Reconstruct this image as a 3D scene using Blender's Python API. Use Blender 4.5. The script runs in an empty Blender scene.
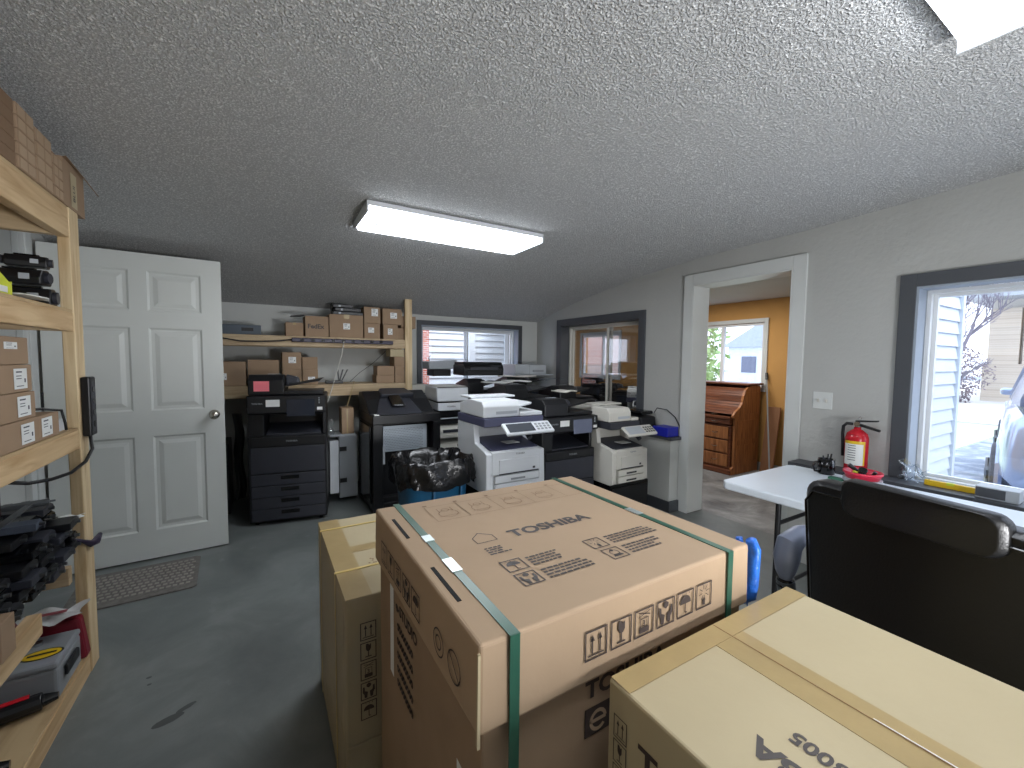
import bpy, math, random
from mathutils import Vector, Matrix
random.seed(7)
PI = math.pi
SC = bpy.context.scene
COL = SC.collection

# ------------------------------------------------------------------ materials
MATS = {}
def _new(name):
    m = bpy.data.materials.new(name); m.use_nodes = True
    nt = m.node_tree; b = nt.nodes['Principled BSDF']
    return m, nt, b
def srgb(r, g, b):
    f = lambda c: (c/255/12.92) if c/255 <= .04045 else ((c/255+.055)/1.055)**2.4
    return (f(r), f(g), f(b), 1)
def mat(name, col, rough=.5, metal=0, var=.06, vscale=6, bump=0, bscale=60, spec=.5, stretch=None, coat=0):
    """procedural material: base colour broken up by noise, optional bump"""
    if name in MATS: return MATS[name]
    m, nt, b = _new(name); N = nt.nodes.new; Lk = nt.links.new
    c = srgb(*col)
    tc = N('ShaderNodeTexCoord'); mp = N('ShaderNodeMapping'); Lk(tc.outputs['Object'], mp.inputs['Vector'])
    if stretch: mp.inputs['Scale'].default_value = stretch
    nz = N('ShaderNodeTexNoise'); nz.inputs['Scale'].default_value = vscale; nz.inputs['Detail'].default_value = 5
    Lk(mp.outputs['Vector'], nz.inputs['Vector'])
    cr = N('ShaderNodeValToRGB')
    cr.color_ramp.elements[0].position = .3; cr.color_ramp.elements[1].position = .7
    cr.color_ramp.elements[0].color = tuple(max(0, x*(1-var)) for x in c[:3])+(1,)
    cr.color_ramp.elements[1].color = tuple(min(1, x*(1+var)) for x in c[:3])+(1,)
    Lk(nz.outputs['Fac'], cr.inputs['Fac']); Lk(cr.outputs['Color'], b.inputs['Base Color'])
    b.inputs['Roughness'].default_value = rough; b.inputs['Metallic'].default_value = metal
    b.inputs['Specular IOR Level'].default_value = spec
    if coat: b.inputs['Coat Weight'].default_value = coat
    if bump:
        n2 = N('ShaderNodeTexNoise'); n2.inputs['Scale'].default_value = bscale; n2.inputs['Detail'].default_value = 4
        Lk(mp.outputs['Vector'], n2.inputs['Vector'])
        bp = N('ShaderNodeBump'); bp.inputs['Strength'].default_value = bump; bp.inputs['Distance'].default_value = .01
        Lk(n2.outputs['Fac'], bp.inputs['Height']); Lk(bp.outputs['Normal'], b.inputs['Normal'])
    MATS[name] = m; return m
def emis(name, col, s):
    if name in MATS: return MATS[name]
    m, nt, b = _new(name)
    b.inputs['Base Color'].default_value = srgb(*col); b.inputs['Emission Color'].default_value = srgb(*col)
    b.inputs['Emission Strength'].default_value = s; MATS[name] = m; return m
def wood(name, c1, c2, axis='Y', sc=1.0, rough=.6):
    if name in MATS: return MATS[name]
    m, nt, b = _new(name); N = nt.nodes.new; Lk = nt.links.new
    tc = N('ShaderNodeTexCoord'); mp = N('ShaderNodeMapping'); Lk(tc.outputs['Object'], mp.inputs['Vector'])
    s = {'X': (1.2, 14, 14), 'Y': (14, 1.2, 14), 'Z': (14, 14, 1.2)}[axis]
    mp.inputs['Scale'].default_value = tuple(v*sc for v in s)
    nz = N('ShaderNodeTexNoise'); nz.inputs['Scale'].default_value = 2.2; nz.inputs['Detail'].default_value = 7; nz.inputs['Distortion'].default_value = .8
    Lk(mp.outputs['Vector'], nz.inputs['Vector'])
    cr = N('ShaderNodeValToRGB'); cr.color_ramp.elements[0].position = .32; cr.color_ramp.elements[1].position = .62
    cr.color_ramp.elements[0].color = srgb(*c2); cr.color_ramp.elements[1].color = srgb(*c1)
    Lk(nz.outputs['Fac'], cr.inputs['Fac'])
    # knots
    vo = N('ShaderNodeTexVoronoi'); vo.inputs['Scale'].default_value = 1.1
    mp2 = N('ShaderNodeMapping'); Lk(tc.outputs['Object'], mp2.inputs['Vector'])
    mp2.inputs['Scale'].default_value = {'X': (2.2, 9, 9), 'Y': (9, 2.2, 9), 'Z': (9, 9, 2.2)}[axis]
    Lk(mp2.outputs['Vector'], vo.inputs['Vector'])
    k = N('ShaderNodeValToRGB'); k.color_ramp.elements[0].position = .05; k.color_ramp.elements[1].position = .13
    k.color_ramp.elements[0].color = (.35, .25, .18, 1); k.color_ramp.elements[1].color = (1, 1, 1, 1)
    Lk(vo.outputs['Distance'], k.inputs['Fac'])
    mx = N('ShaderNodeMix'); mx.data_type = 'RGBA'; mx.blend_type = 'MULTIPLY'; mx.inputs['Factor'].default_value = .8
    Lk(cr.outputs['Color'], mx.inputs['A']); Lk(k.outputs['Color'], mx.inputs['B'])
    Lk(mx.outputs['Result'], b.inputs['Base Color']); b.inputs['Roughness'].default_value = rough
    MATS[name] = m; return m
def glassm(name, tint=(.9, .95, 1), refl=.12, rough=0.02):
    if name in MATS: return MATS[name]
    m = bpy.data.materials.new(name); m.use_nodes = True; nt = m.node_tree; nt.nodes.clear(); N = nt.nodes.new
    o = N('ShaderNodeOutputMaterial'); t = N('ShaderNodeBsdfTransparent'); g = N('ShaderNodeBsdfGlossy'); mx = N('ShaderNodeMixShader')
    t.inputs['Color'].default_value = (*tint, 1); g.inputs['Roughness'].default_value = rough; mx.inputs['Fac'].default_value = refl
    nt.links.new(t.outputs[0], mx.inputs[1]); nt.links.new(g.outputs[0], mx.inputs[2]); nt.links.new(mx.outputs[0], o.inputs['Surface'])
    MATS[name] = m; return m
def ceilingm():
    m, nt, b = _new('popcorn_ceiling'); N = nt.nodes.new; Lk = nt.links.new
    tc = N('ShaderNodeTexCoord')
    n1 = N('ShaderNodeTexNoise'); n1.inputs['Scale'].default_value = 120; n1.inputs['Detail'].default_value = 3; n1.inputs['Roughness'].default_value = .6
    n2 = N('ShaderNodeTexVoronoi'); n2.inputs['Scale'].default_value = 135
    for n in (n1, n2): Lk(tc.outputs['Object'], n.inputs['Vector'])
    r = N('ShaderNodeMapRange'); r.inputs['From Min'].default_value = .38; r.inputs['From Max'].default_value = .62; Lk(n1.outputs['Fac'], r.inputs['Value'])
    ad = N('ShaderNodeMath'); ad.operation = 'SUBTRACT'; Lk(r.outputs['Result'], ad.inputs[0]); Lk(n2.outputs['Distance'], ad.inputs[1])
    cr = N('ShaderNodeValToRGB'); cr.color_ramp.elements[0].position = .0; cr.color_ramp.elements[1].position = .6
    cr.color_ramp.elements[0].color = srgb(196, 197, 197); cr.color_ramp.elements[1].color = srgb(246, 247, 246)
    Lk(ad.outputs[0], cr.inputs['Fac']); Lk(cr.outputs['Color'], b.inputs['Base Color'])
    bp = N('ShaderNodeBump'); bp.inputs['Strength'].default_value = .9; bp.inputs['Distance'].default_value = .008
    Lk(ad.outputs[0], bp.inputs['Height']); Lk(bp.outputs['Normal'], b.inputs['Normal'])
    b.inputs['Roughness'].default_value = .95; b.inputs['Specular IOR Level'].default_value = .1
    return m
def floorm(name, base, dark, light, rough=.45):
    m, nt, b = _new(name); N = nt.nodes.new; Lk = nt.links.new
    tc = N('ShaderNodeTexCoord')
    n1 = N('ShaderNodeTexNoise'); n1.inputs['Scale'].default_value = 2.6; n1.inputs['Detail'].default_value = 9; n1.inputs['Roughness'].default_value = .65; n1.inputs['Distortion'].default_value = .6
    Lk(tc.outputs['Object'], n1.inputs['Vector'])
    cr = N('ShaderNodeValToRGB'); e = cr.color_ramp.elements
    e[0].position = .33; e[0].color = srgb(*dark); e[1].position = .72; e[1].color = srgb(*light)
    x = e.new(.5); x.color = srgb(*base)
    Lk(n1.outputs['Fac'], cr.inputs['Fac'])
    n3 = N('ShaderNodeTexNoise'); n3.inputs['Scale'].default_value = 9; n3.inputs['Detail'].default_value = 3
    Lk(tc.outputs['Object'], n3.inputs['Vector'])
    c2 = N('ShaderNodeValToRGB'); c2.color_ramp.elements[0].position = .68; c2.color_ramp.elements[1].position = .74
    c2.color_ramp.elements[0].color = (0, 0, 0, 1); c2.color_ramp.elements[1].color = (.45, .45, .45, 1)
    Lk(n3.outputs['Fac'], c2.inputs['Fac'])
    mx = N('ShaderNodeMix'); mx.data_type = 'RGBA'; Lk(c2.outputs['Color'], mx.inputs['Factor'])
    Lk(cr.outputs['Color'], mx.inputs['A']); mx.inputs['B'].default_value = srgb(*light)
    Lk(mx.outputs['Result'], b.inputs['Base Color'])
    rr = N('ShaderNodeMapRange'); rr.inputs['To Min'].default_value = rough-.12; rr.inputs['To Max'].default_value = rough+.2
    Lk(n1.outputs['Fac'], rr.inputs['Value']); Lk(rr.outputs['Result'], b.inputs['Roughness'])
    bp = N('ShaderNodeBump'); bp.inputs['Strength'].default_value = .15; bp.inputs['Distance'].default_value = .004
    Lk(n1.outputs['Fac'], bp.inputs['Height']); Lk(bp.outputs['Normal'], b.inputs['Normal'])
    return m
def brickm(name, c1, c2, mortar, scale=5, w=.5, h=.25, rot=(0, 0, 0), ms=.02):
    m, nt, b = _new(name); N = nt.nodes.new; Lk = nt.links.new
    tc = N('ShaderNodeTexCoord'); mp = N('ShaderNodeMapping'); mp.inputs['Rotation'].default_value = rot; Lk(tc.outputs['Object'], mp.inputs['Vector'])
    br = N('ShaderNodeTexBrick'); br.inputs['Scale'].default_value = scale; br.inputs['Color1'].default_value = srgb(*c1); br.inputs['Color2'].default_value = srgb(*c2)
    br.inputs['Mortar'].default_value = srgb(*mortar); br.inputs['Mortar Size'].default_value = ms; br.inputs['Brick Width'].default_value = w; br.inputs['Row Height'].default_value = h
    Lk(mp.outputs['Vector'], br.inputs['Vector']); Lk(br.outputs['Color'], b.inputs['Base Color']); b.inputs['Roughness'].default_value = .85
    return m

M_ceil = ceilingm()
M_wall = mat('wall_paint', (178, 179, 176), .8, var=.03, vscale=3, bump=.25, bscale=38, spec=.2)
M_wallw = mat('wall_paint_white', (196, 198, 195), .75, var=.03, vscale=3, spec=.2)
M_floor = floorm('painted_concrete', (110, 115, 114), (98, 103, 103), (128, 132, 131))
M_floor2 = floorm('tile_floor', (128, 128, 128), (84, 84, 86), (168, 168, 168), .5)
M_trimw = mat('white_trim', (205, 208, 206), .45, var=.02)
M_trimd = mat('dark_grey_trim', (72, 75, 80), .5, var=.05)
M_jamb = mat('blue_grey_jamb', (150, 160, 172), .5, var=.03)
M_vinyl = mat('white_vinyl', (225, 228, 230), .35, var=.02)
M_orange = mat('orange_wall', (200, 152, 92), .8, var=.03, spec=.2)
M_door = mat('door_paint', (208, 211, 207), .42, var=.015)
M_nickel = mat('brushed_nickel', (190, 185, 175), .25, 1)
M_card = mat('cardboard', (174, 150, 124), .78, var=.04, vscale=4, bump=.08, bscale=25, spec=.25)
M_cardi = mat('cardboard_mid', (156, 132, 108), .8, var=.05, vscale=9, bump=.08, bscale=25, spec=.2)  # slightly darker brown, for the carton base and small cartons
M_cardp = mat('cardboard_pale', (186, 172, 140), .7, var=.05, vscale=3, bump=.1, bscale=20, spec=.3)
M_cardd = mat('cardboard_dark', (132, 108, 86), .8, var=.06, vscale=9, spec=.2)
M_core = mat('cardboard_edge', (150, 118, 84), .9)
M_tape = mat('packing_tape', (172, 150, 106), .28, var=.05, vscale=14, bump=.05, bscale=30)
M_ink = mat('dark_print', (62, 50, 46), .7, var=.08)
M_inkg = mat('grey_print', (78, 72, 70), .6, var=.06)
M_inkl = mat('light_print', (140, 112, 88), .8)
M_strap = mat('green_strap', (46, 92, 76), .3, var=.1, vscale=20)
M_strapm = mat('metal_seal', (205, 215, 215), .28, .6)
M_yel = mat('yellow_strap', (214, 190, 120), .4)
M_label = mat('white_label', (228, 230, 228), .55, var=.02)
M_labelk = mat('label_print', (70, 72, 80), .7)
M_blk = mat('black_plastic', (22, 23, 26), .42, var=.12, vscale=10, bump=.03, bscale=200)
M_blk2 = mat('charcoal_plastic', (48, 50, 58), .45, var=.06, bump=.03, bscale=200)
M_blkg = mat('gloss_black', (10, 11, 14), .18)
M_void = mat('dark_cavity', (8, 8, 9), .8)
M_scr = mat('dark_screen', (38, 43, 54), .15)
M_scrb = mat('blue_grey_screen', (104, 110, 130), .2)
M_scrg = mat('grey_screen', (74, 78, 84), .2)
M_wht = mat('white_plastic', (214, 218, 222), .4, var=.02)
M_wht2 = mat('warm_white_plastic', (204, 202, 194), .45, var=.03)
M_gry = mat('grey_plastic', (140, 144, 148), .45, var=.04)
M_gry2 = mat('pale_grey_plastic', (172, 178, 184), .45, var=.03)
M_purp = mat('slate_purple_plastic', (76, 78, 104), .4, var=.03)
M_pink = mat('pink_paper', (238, 126, 136), .8)
M_blue = mat('blue_plastic', (24, 82, 118), .4, var=.05)
M_dblue = mat('deep_blue_box', (24, 34, 158), .45)
M_bag = mat('black_bag', (10, 10, 12), .25, var=.3, vscale=30, bump=.5, bscale=26, spec=.5)
M_perf = mat('grey_sheet_metal', (176, 186, 196), .4, .3, var=.04)
M_steel = mat('grey_steel', (110, 114, 118), .35, .9)
M_dsteel = mat('dark_steel', (58, 58, 60), .4, .7)
M_pine = wood('pine_y', (214, 186, 144), (186, 152, 110), 'Y')
M_pinez = wood('pine_z', (222, 200, 160), (190, 160, 118), 'Z')
M_pinex = wood('pine_x', (196, 174, 140), (166, 142, 110), 'X')
M_ply = wood('plywood', (196, 170, 130), (170, 142, 104), 'Y', .5)
M_oak = wood('desk_oak', (172, 112, 66), (122, 72, 38), 'Z', 1.2, .45)
M_oakd = wood('desk_oak_dark', (122, 70, 42), (84, 44, 26), 'Y', 1.2, .5)
M_leath = mat('black_leather', (15, 15, 17), .38, var=.1, bump=.12, bscale=160)
M_silver = mat('silver_plastic', (132, 140, 160), .3, .35)
M_tab = mat('white_table_plastic', (214, 222, 230), .35, var=.02, bump=.03, bscale=90)
M_red = mat('red_paint', (190, 28, 42), .25, var=.05)
M_redp = mat('pinkish_red_plastic', (214, 40, 70), .35)
M_dred = mat('dark_red_plastic', (122, 24, 40), .45, var=.08)
M_yell = mat('yellow_plastic', (224, 186, 34), .45)
M_lime = mat('lime_card', (206, 214, 60), .6)
M_chrome = mat('chrome', (210, 212, 215), .12, 1)
M_clear = glassm('clear_film', (.86, .9, .93), .22, .12)
M_wrap = glassm('shrink_wrap', (.97, .97, .98), .10, .18)
M_glass = glassm('window_glass', (.97, .98, 1), .05)
M_glassi = glassm('interior_glass', (.72, .73, .74), .16)
M_bluef = mat('blue_wrap_film', (40, 110, 214), .3, var=.25, vscale=30, bump=.6, bscale=50)
M_siding = mat('white_siding', (208, 214, 220), .6, var=.02)
M_mat1 = mat('door_mat_grey', (112, 108, 104), .95, var=.2, vscale=40)
M_mat2 = mat('door_mat_pale', (150, 145, 138), .95, var=.1)

# ------------------------------------------------------------------ mesh builder
class MB:
    def __init__(s): s.v = []; s.f = []; s.mi = []
    def add(s, vs, fs, m=0):
        o = len(s.v); s.v += [tuple(v) for v in vs]; s.f += [tuple(i+o for i in f) for f in fs]; s.mi += [m]*len(fs); return s
    def box(s, x0, x1, y0, y1, z0, z1, m=0):
        if x0 > x1: x0, x1 = x1, x0
        if y0 > y1: y0, y1 = y1, y0
        if z0 > z1: z0, z1 = z1, z0
        return s.add([(x0,y0,z0),(x1,y0,z0),(x1,y1,z0),(x0,y1,z0),(x0,y0,z1),(x1,y0,z1),(x1,y1,z1),(x0,y1,z1)],
              [(0,3,2,1),(4,5,6,7),(0,1,5,4),(1,2,6,5),(2,3,7,6),(3,0,4,7)], m)
    def hexa(s, p, m=0):   # 8 points: bottom ring then top ring
        return s.add(p, [(0,3,2,1),(4,5,6,7),(0,1,5,4),(1,2,6,5),(2,3,7,6),(3,0,4,7)], m)
    def prism(s, poly, axis, a, b, m=0):
        n = len(poly)
        def P(u, v, t):
            return {'X': (t, u, v), 'Y': (u, t, v), 'Z': (u, v, t)}[axis]
        vs = [P(u, v, a) for u, v in poly]+[P(u, v, b) for u, v in poly]
        fs = [tuple(range(n)), tuple(range(2*n-1, n-1, -1))]+[(i, i+n, (i+1) % n+n, (i+1) % n) for i in range(n)]
        return s.add(vs, fs, m)
    def cyl(s, p0, p1, r0, r1=None, n=12, m=0, caps=True):
        r1 = r0 if r1 is None else r1
        p0, p1 = Vector(p0), Vector(p1); d = (p1-p0).normalized()
        a = d.orthogonal().normalized(); b = d.cross(a)
        vs = []
        for p, r in ((p0, r0), (p1, r1)):
            for i in range(n):
                t = 2*PI*i/n; vs.append(p+a*(r*math.cos(t))+b*(r*math.sin(t)))
        fs = [(i, (i+1) % n, (i+1) % n+n, i+n) for i in range(n)]
        if caps: fs += [tuple(range(n-1, -1, -1)), tuple(range(n, 2*n))]
        return s.add(vs, fs, m)
    def tube(s, pts, r, n=8, m=0):
        pts = [Vector(p) for p in pts]; vs = []; fs = []
        up = None
        for k, p in enumerate(pts):
            d = (pts[min(k+1, len(pts)-1)]-pts[max(k-1, 0)]).normalized()
            if up is None: up = d.orthogonal().normalized()
            up = (up-d*up.dot(d)).normalized(); b = d.cross(up)
            rr = r[k] if isinstance(r, (list, tuple)) else r
            for i in range(n):
                t = 2*PI*i/n; vs.append(p+up*(rr*math.cos(t))+b*(rr*math.sin(t)))
        for k in range(len(pts)-1):
            for i in range(n):
                fs.append((k*n+i, k*n+(i+1) % n, (k+1)*n+(i+1) % n, (k+1)*n+i))
        fs += [tuple(range(n-1, -1, -1)), tuple(range((len(pts)-1)*n, len(pts)*n))]
        return s.add(vs, fs, m)
    def lathe(s, prof, c=(0, 0, 0), n=24, m=0, jit=0):
        vs = []; fs = []; K = len(prof)
        for r, z in prof:
            for i in range(n):
                t = 2*PI*i/n; rr = r*(1+(random.uniform(-jit, jit) if jit else 0))
                vs.append((c[0]+rr*math.cos(t), c[1]+rr*math.sin(t), c[2]+z+(random.uniform(-jit, jit)*.2 if jit else 0)))
        for k in range(K-1):
            for i in range(n): fs.append((k*n+i, k*n+(i+1) % n, (k+1)*n+(i+1) % n, (k+1)*n+i))
        if prof[0][0] > 1e-4: fs.append(tuple(range(n-1, -1, -1)))
        if prof[-1][0] > 1e-4: fs.append(tuple(range((K-1)*n, K*n)))
        return s.add(vs, fs, m)
    def grid(s, fn, nu, nv, m=0, thick=None):
        vs = [fn(i/nu, j/nv) for j in range(nv+1) for i in range(nu+1)]
        fs = [(j*(nu+1)+i, j*(nu+1)+i+1, (j+1)*(nu+1)+i+1, (j+1)*(nu+1)+i) for j in range(nv) for i in range(nu)]
        return s.add(vs, fs, m)
    def build(s, name, m, parent=None, bevel=0, smooth=False, loc=None, rz=0, seg=2, solid=0, sub=0):
        me = bpy.data.meshes.new(name); me.from_pydata(s.v, [], s.f); me.update()
        ms = m if isinstance(m, (list, tuple)) else [m]
        for x in ms: me.materials.append(x)
        for p, i in zip(me.polygons, s.mi): p.material_index = min(i, len(ms)-1); p.use_smooth = bool(smooth)
        if smooth and smooth != 'all':
            try: me.set_sharp_from_angle(angle=math.radians(40))
            except Exception: pass
        o = bpy.data.objects.new(name, me); COL.objects.link(o)
        if parent: o.parent = parent
        if loc is not None: o.location = loc
        if rz: o.rotation_euler.z = rz
        if solid:
            q = o.modifiers.new('s', 'SOLIDIFY'); q.thickness = solid; q.offset = 0
        if bevel:
            q = o.modifiers.new('b', 'BEVEL'); q.width = bevel; q.segments = seg; q.limit_method = 'ANGLE'; q.angle_limit = .6
        if sub:
            q = o.modifiers.new('u', 'SUBSURF'); q.levels = sub; q.render_levels = sub
        return o
def tag(o, label=None, cat=None, group=None, kind=None):
    if label: o['label'] = label
    if cat: o['category'] = cat
    if group: o['group'] = group
    if kind: o['kind'] = kind
    return o
def thing(name, label, cat, loc=(0, 0, 0), rz=0, group=None):
    o = bpy.data.objects.new(name, None); o.empty_display_size = .1; COL.objects.link(o)
    o.location = loc; o.rotation_euler.z = rz
    return tag(o, label, cat, group)
def struct(name, mb, m, label=None, cat=None, **k):
    o = mb.build(name, m, **k); o['kind'] = 'structure'
    if label: o['label'] = label
    if cat: o['category'] = cat
    return o
def copy_tree(o, parent=None):
    c = o.copy(); COL.objects.link(c)
    if parent: c.parent = parent
    for ch in [x for x in bpy.data.objects if x.parent == o]: copy_tree(ch, c)
    return c

# ---- flat prints (ink) in a plane
def text_polys(s, size, bold=0.0, align='LEFT', sx=1.0):
    cu = bpy.data.curves.new('t', 'FONT'); cu.body = s; cu.size = size; cu.offset = bold*size; cu.align_x = align
    cu.resolution_u = 3
    o = bpy.data.objects.new('t', cu); COL.objects.link(o)
    dg = bpy.context.evaluated_depsgraph_get(); me = bpy.data.meshes.new_from_object(o.evaluated_get(dg))
    vs = [(v.co.x*sx, v.co.y) for v in me.vertices]; fs = [tuple(p.vertices) for p in me.polygons]
    bpy.data.objects.remove(o); bpy.data.meshes.remove(me); bpy.data.curves.remove(cu)
    return vs, fs
class Ink:
    """2D marks on a plane: origin o, axes u (right) and v (up)."""
    def __init__(s, o, u, v, lift=.0007):
        s.o = Vector(o); s.u = Vector(u).normalized(); s.v = Vector(v).normalized(); s.n = s.u.cross(s.v); s.l = lift; s.mb = MB()
    def P(s, a, b): return s.o+s.u*a+s.v*b+s.n*s.l
    def poly(s, pts, m=0): s.mb.add([s.P(*p) for p in pts], [tuple(range(len(pts)))], m); return s
    def rect(s, x0, y0, x1, y1, m=0): return s.poly([(x0, y0), (x1, y0), (x1, y1), (x0, y1)], m)
    def line(s, a, b, w, m=0):
        dx, dy = b[0]-a[0], b[1]-a[1]; L = math.hypot(dx, dy) or 1; nx, ny = -dy/L*w/2, dx/L*w/2
        return s.poly([(a[0]-nx, a[1]-ny), (b[0]-nx, b[1]-ny), (b[0]+nx, b[1]+ny), (a[0]+nx, a[1]+ny)], m)
    def frame(s, x, y, w, h, t, m=0):
        s.rect(x, y, x+w, y+t, m); s.rect(x, y+h-t, x+w, y+h, m); s.rect(x, y+t, x+t, y+h-t, m); s.rect(x+w-t, y+t, x+w, y+h-t, m); return s
    def disc(s, cx, cy, r, n=16, a0=0, a1=2*PI, m=0):
        return s.poly([(cx+r*math.cos(a0+(a1-a0)*i/n), cy+r*math.sin(a0+(a1-a0)*i/n)) for i in range(n if abs(a1-a0-2*PI) < 1e-6 else n+1)], m)
    def ring(s, cx, cy, r, w, n=24, m=0, a0=0, a1=2*PI):
        for i in range(n):
            a = a0+(a1-a0)*i/n; b = a0+(a1-a0)*(i+1)/n
            s.poly([(cx+(r-w)*math.cos(a), cy+(r-w)*math.sin(a)), (cx+r*math.cos(a), cy+r*math.sin(a)), (cx+r*math.cos(b), cy+r*math.sin(b)), (cx+(r-w)*math.cos(b), cy+(r-w)*math.sin(b))], m)
        return s
    def text(s, t, x, y, size, bold=.02, align='LEFT', sx=1.0, m=0):
        vs, fs = text_polys(t, size, bold, align, sx); s.mb.add([s.P(x+a, y+b) for a, b in vs], fs, m); return s
    def scribble(s, x, y, w, rows, h, m=0):   # unreadable small print lines
        for r in range(rows):
            cx = x; end = x+w*random.uniform(.72, 1)
            while cx < end-.004:
                L = random.uniform(.006, .018); s.rect(cx, y-r*h-h*.55, min(cx+L, end), y-r*h, m); cx += L+.0025
        return s
    # pictograms in a cell (x,y,s)
    def pict(s, k, x, y, w, h=None, fr=True, m=0):
        h = h or w; t = w*.06
        if fr: s.frame(x, y, w, h, t, m)
        X = lambda a: x+a*w
        Y = lambda b: y+b*h
        if k == 'up':
            for a in (.33, .67):
                s.line((X(a), Y(.2)), (X(a), Y(.7)), w*.06, m); s.poly([(X(a-.1), Y(.62)), (X(a+.1), Y(.62)), (X(a), Y(.85))], m)
            s.line((X(.15), Y(.15)), (X(.85), Y(.15)), w*.05, m)
        elif k == 'glass':
            s.poly([(X(.34), Y(.88)), (X(.34), Y(.6)), (X(.42), Y(.48)), (X(.58), Y(.48)), (X(.66), Y(.6)), (X(.66), Y(.88)), (X(.55), Y(.8)), (X(.48), Y(.9))], m)
            s.line((X(.5), Y(.5)), (X(.5), Y(.2)), w*.06, m); s.line((X(.3), Y(.17)), (X(.7), Y(.17)), w*.06, m)
        elif k == 'stack':
            s.rect(X(.25), Y(.12), X(.75), Y(.3), m); s.frame(X(.28), Y(.3), .44*w, .36*h, t*.6, m); s.text('3', X(.4), Y(.36), .3*h, .02, m=m)
            s.line((X(.2), Y(.72)), (X(.8), Y(.88)), w*.035, m); s.line((X(.2), Y(.88)), (X(.8), Y(.72)), w*.035, m)
        elif k == 'hands':
            s.poly([(X(.36), Y(.72)), (X(.5), Y(.64)), (X(.64), Y(.72)), (X(.64), Y(.85)), (X(.5), Y(.93)), (X(.36), Y(.85))], m)
            for d in (-1, 1):
                c = .5
                s.poly([(X(c+d*.36), Y(.75)), (X(c+d*.26), Y(.72)), (X(c+d*.24), Y(.5)), (X(c+d*.06), Y(.42)), (X(c+d*.1), Y(.1)), (X(c+d*.26), Y(.1)), (X(c+d*.28), Y(.3)), (X(c+d*.38), Y(.45))], m)
        elif k == 'umbrella':
            s.disc(X(.5), Y(.5), .33*w, 12, 0, PI, m); s.line((X(.5), Y(.5)), (X(.5), Y(.15)), w*.05, m); s.line((X(.5), Y(.15)), (X(.62), Y(.15)), w*.05, m)
            for a in (.3, .5, .7): s.rect(X(a), Y(.85), X(a+.03), Y(.93), m)
        elif k == 'sun':
            for i in range(8):
                a = PI*i/4+.2; s.line((X(.5)+.12*w*math.cos(a), Y(.62)+.12*h*math.sin(a)), (X(.5)+.34*w*math.cos(a), Y(.62)+.32*h*math.sin(a)), w*.03, m)
            s.poly([(X(.38), Y(.3)), (X(.5), Y(.42)), (X(.62), Y(.3))], m); s.rect(X(.42), Y(.12), X(.58), Y(.3), m)
        elif k == 'person':
            s.ring(X(.5), Y(.55), .25*w, .04*w, 14, m); s.disc(X(.5), Y(.78), .1*w, 10, m=m); s.poly([(X(.3), Y(.4)), (X(.7), Y(.4)), (X(.8), Y(.2)), (X(.2), Y(.2))], m)
        elif k == 'cup':
            s.poly([(X(.2), Y(.6)), (X(.5), Y(.85)), (X(.8), Y(.6)), (X(.7), Y(.35)), (X(.35), Y(.3))], m)
        return s
    def build(s, name, m, parent=None): return s.mb.build(name, m, parent)

# ================================================================== THE ROOM
XL, XR, YF, YB = -1.15, 3.30, 4.85, -3.2
XR2 = 3.49
prof = [(YB, 2.38), (.0, 2.36), (.55, 2.353), (1.38, 2.305), (2.35, 2.275), (2.9, 2.232), (3.3, 2.181), (3.7, 2.125), (4.04, 2.07), (4.45, 1.99), (4.85, 1.893)]
def ceil_z(y):
    for (a, za), (b, zb) in zip(prof, prof[1:]):
        if a <= y <= b: return za+(zb-za)*(y-a)/(b-a)
    return prof[-1][1]
mb = MB()
n = len(prof)
vs = [(XL-.1, y, z) for y, z in prof]+[(XR+.02, y, z) for y, z in prof]+[(XL-.1, y, z+.12) for y, z in prof]+[(XR+.02, y, z+.12) for y, z in prof]
fs = []
for i in range(n-1):
    fs += [(i, i+1, i+1+n, i+n), (i+2*n, i+3*n, i+1+3*n, i+1+2*n)]
mb.add(vs, fs); struct('ceiling', mb, M_ceil, 'white popcorn textured ceiling sloping down to the far wall', 'ceiling', smooth='all')
struct('floor', MB().box(XL-.1, XR2, YB-.1, YF+.1, -.1, 0), M_floor, 'grey painted concrete floor', 'floor')
struct('wall_left', MB().box(XL-.1, XL, YB, YF, 0, 2.5), M_wallw, 'pale grey left wall', 'wall')
struct('wall_back', MB().box(XL-.1, XR2, YB-.1, YB, 0, 2.5), M_wallw, 'pale wall behind', 'wall')
# far wall with window opening  x 1.60..3.06 , z 0.95..1.81
WX0, WX1, WZ0, WZ1 = 1.64, 2.99, .95, 1.775
mb = MB(); T = .15
mb.box(XL, WX0, YF, YF+T, 0, 2.3).box(WX1, XR2, YF, YF+T, 0, 2.3).box(WX0, WX1, YF, YF+T, 0, WZ0).box(WX0, WX1, YF, YF+T, WZ1, 2.3)
struct('wall_far', mb, M_wallw, 'white far wall with a sliding window', 'wall')
# right wall: interior window y 2.98..4.30 z .80..1.81 ; doorway y 1.585..2.39 z 0..2.05 ; window 3 y -1.0..0.92, z .75..1.82
mb = MB(); IY0, IY1, IZ0, IZ1 = 3.0, 4.30, .76, 1.81; DY0, DY1, DZ = 1.585, 2.395, 2.05; PY0, PY1, PZ0, PZ1 = -1.1, .915, .665, 1.825
Z = 2.42
def wy(y0, y1, z0, z1): mb.box(XR, XR2, y0, y1, z0, z1)
wy(YB, PY0, 0, Z); wy(PY0, PY1, 0, PZ0); wy(PY0, PY1, PZ1, Z); wy(PY1, DY0, 0, Z); wy(DY0, DY1, DZ, Z); wy(DY1, IY0, 0, Z); wy(IY0, IY1, 0, IZ0); wy(IY0, IY1, IZ1, Z); wy(IY1, YF, 0, Z)
struct('wall_right', mb, M_wall, 'pale grey textured right wall with doorway', 'wall')
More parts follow.
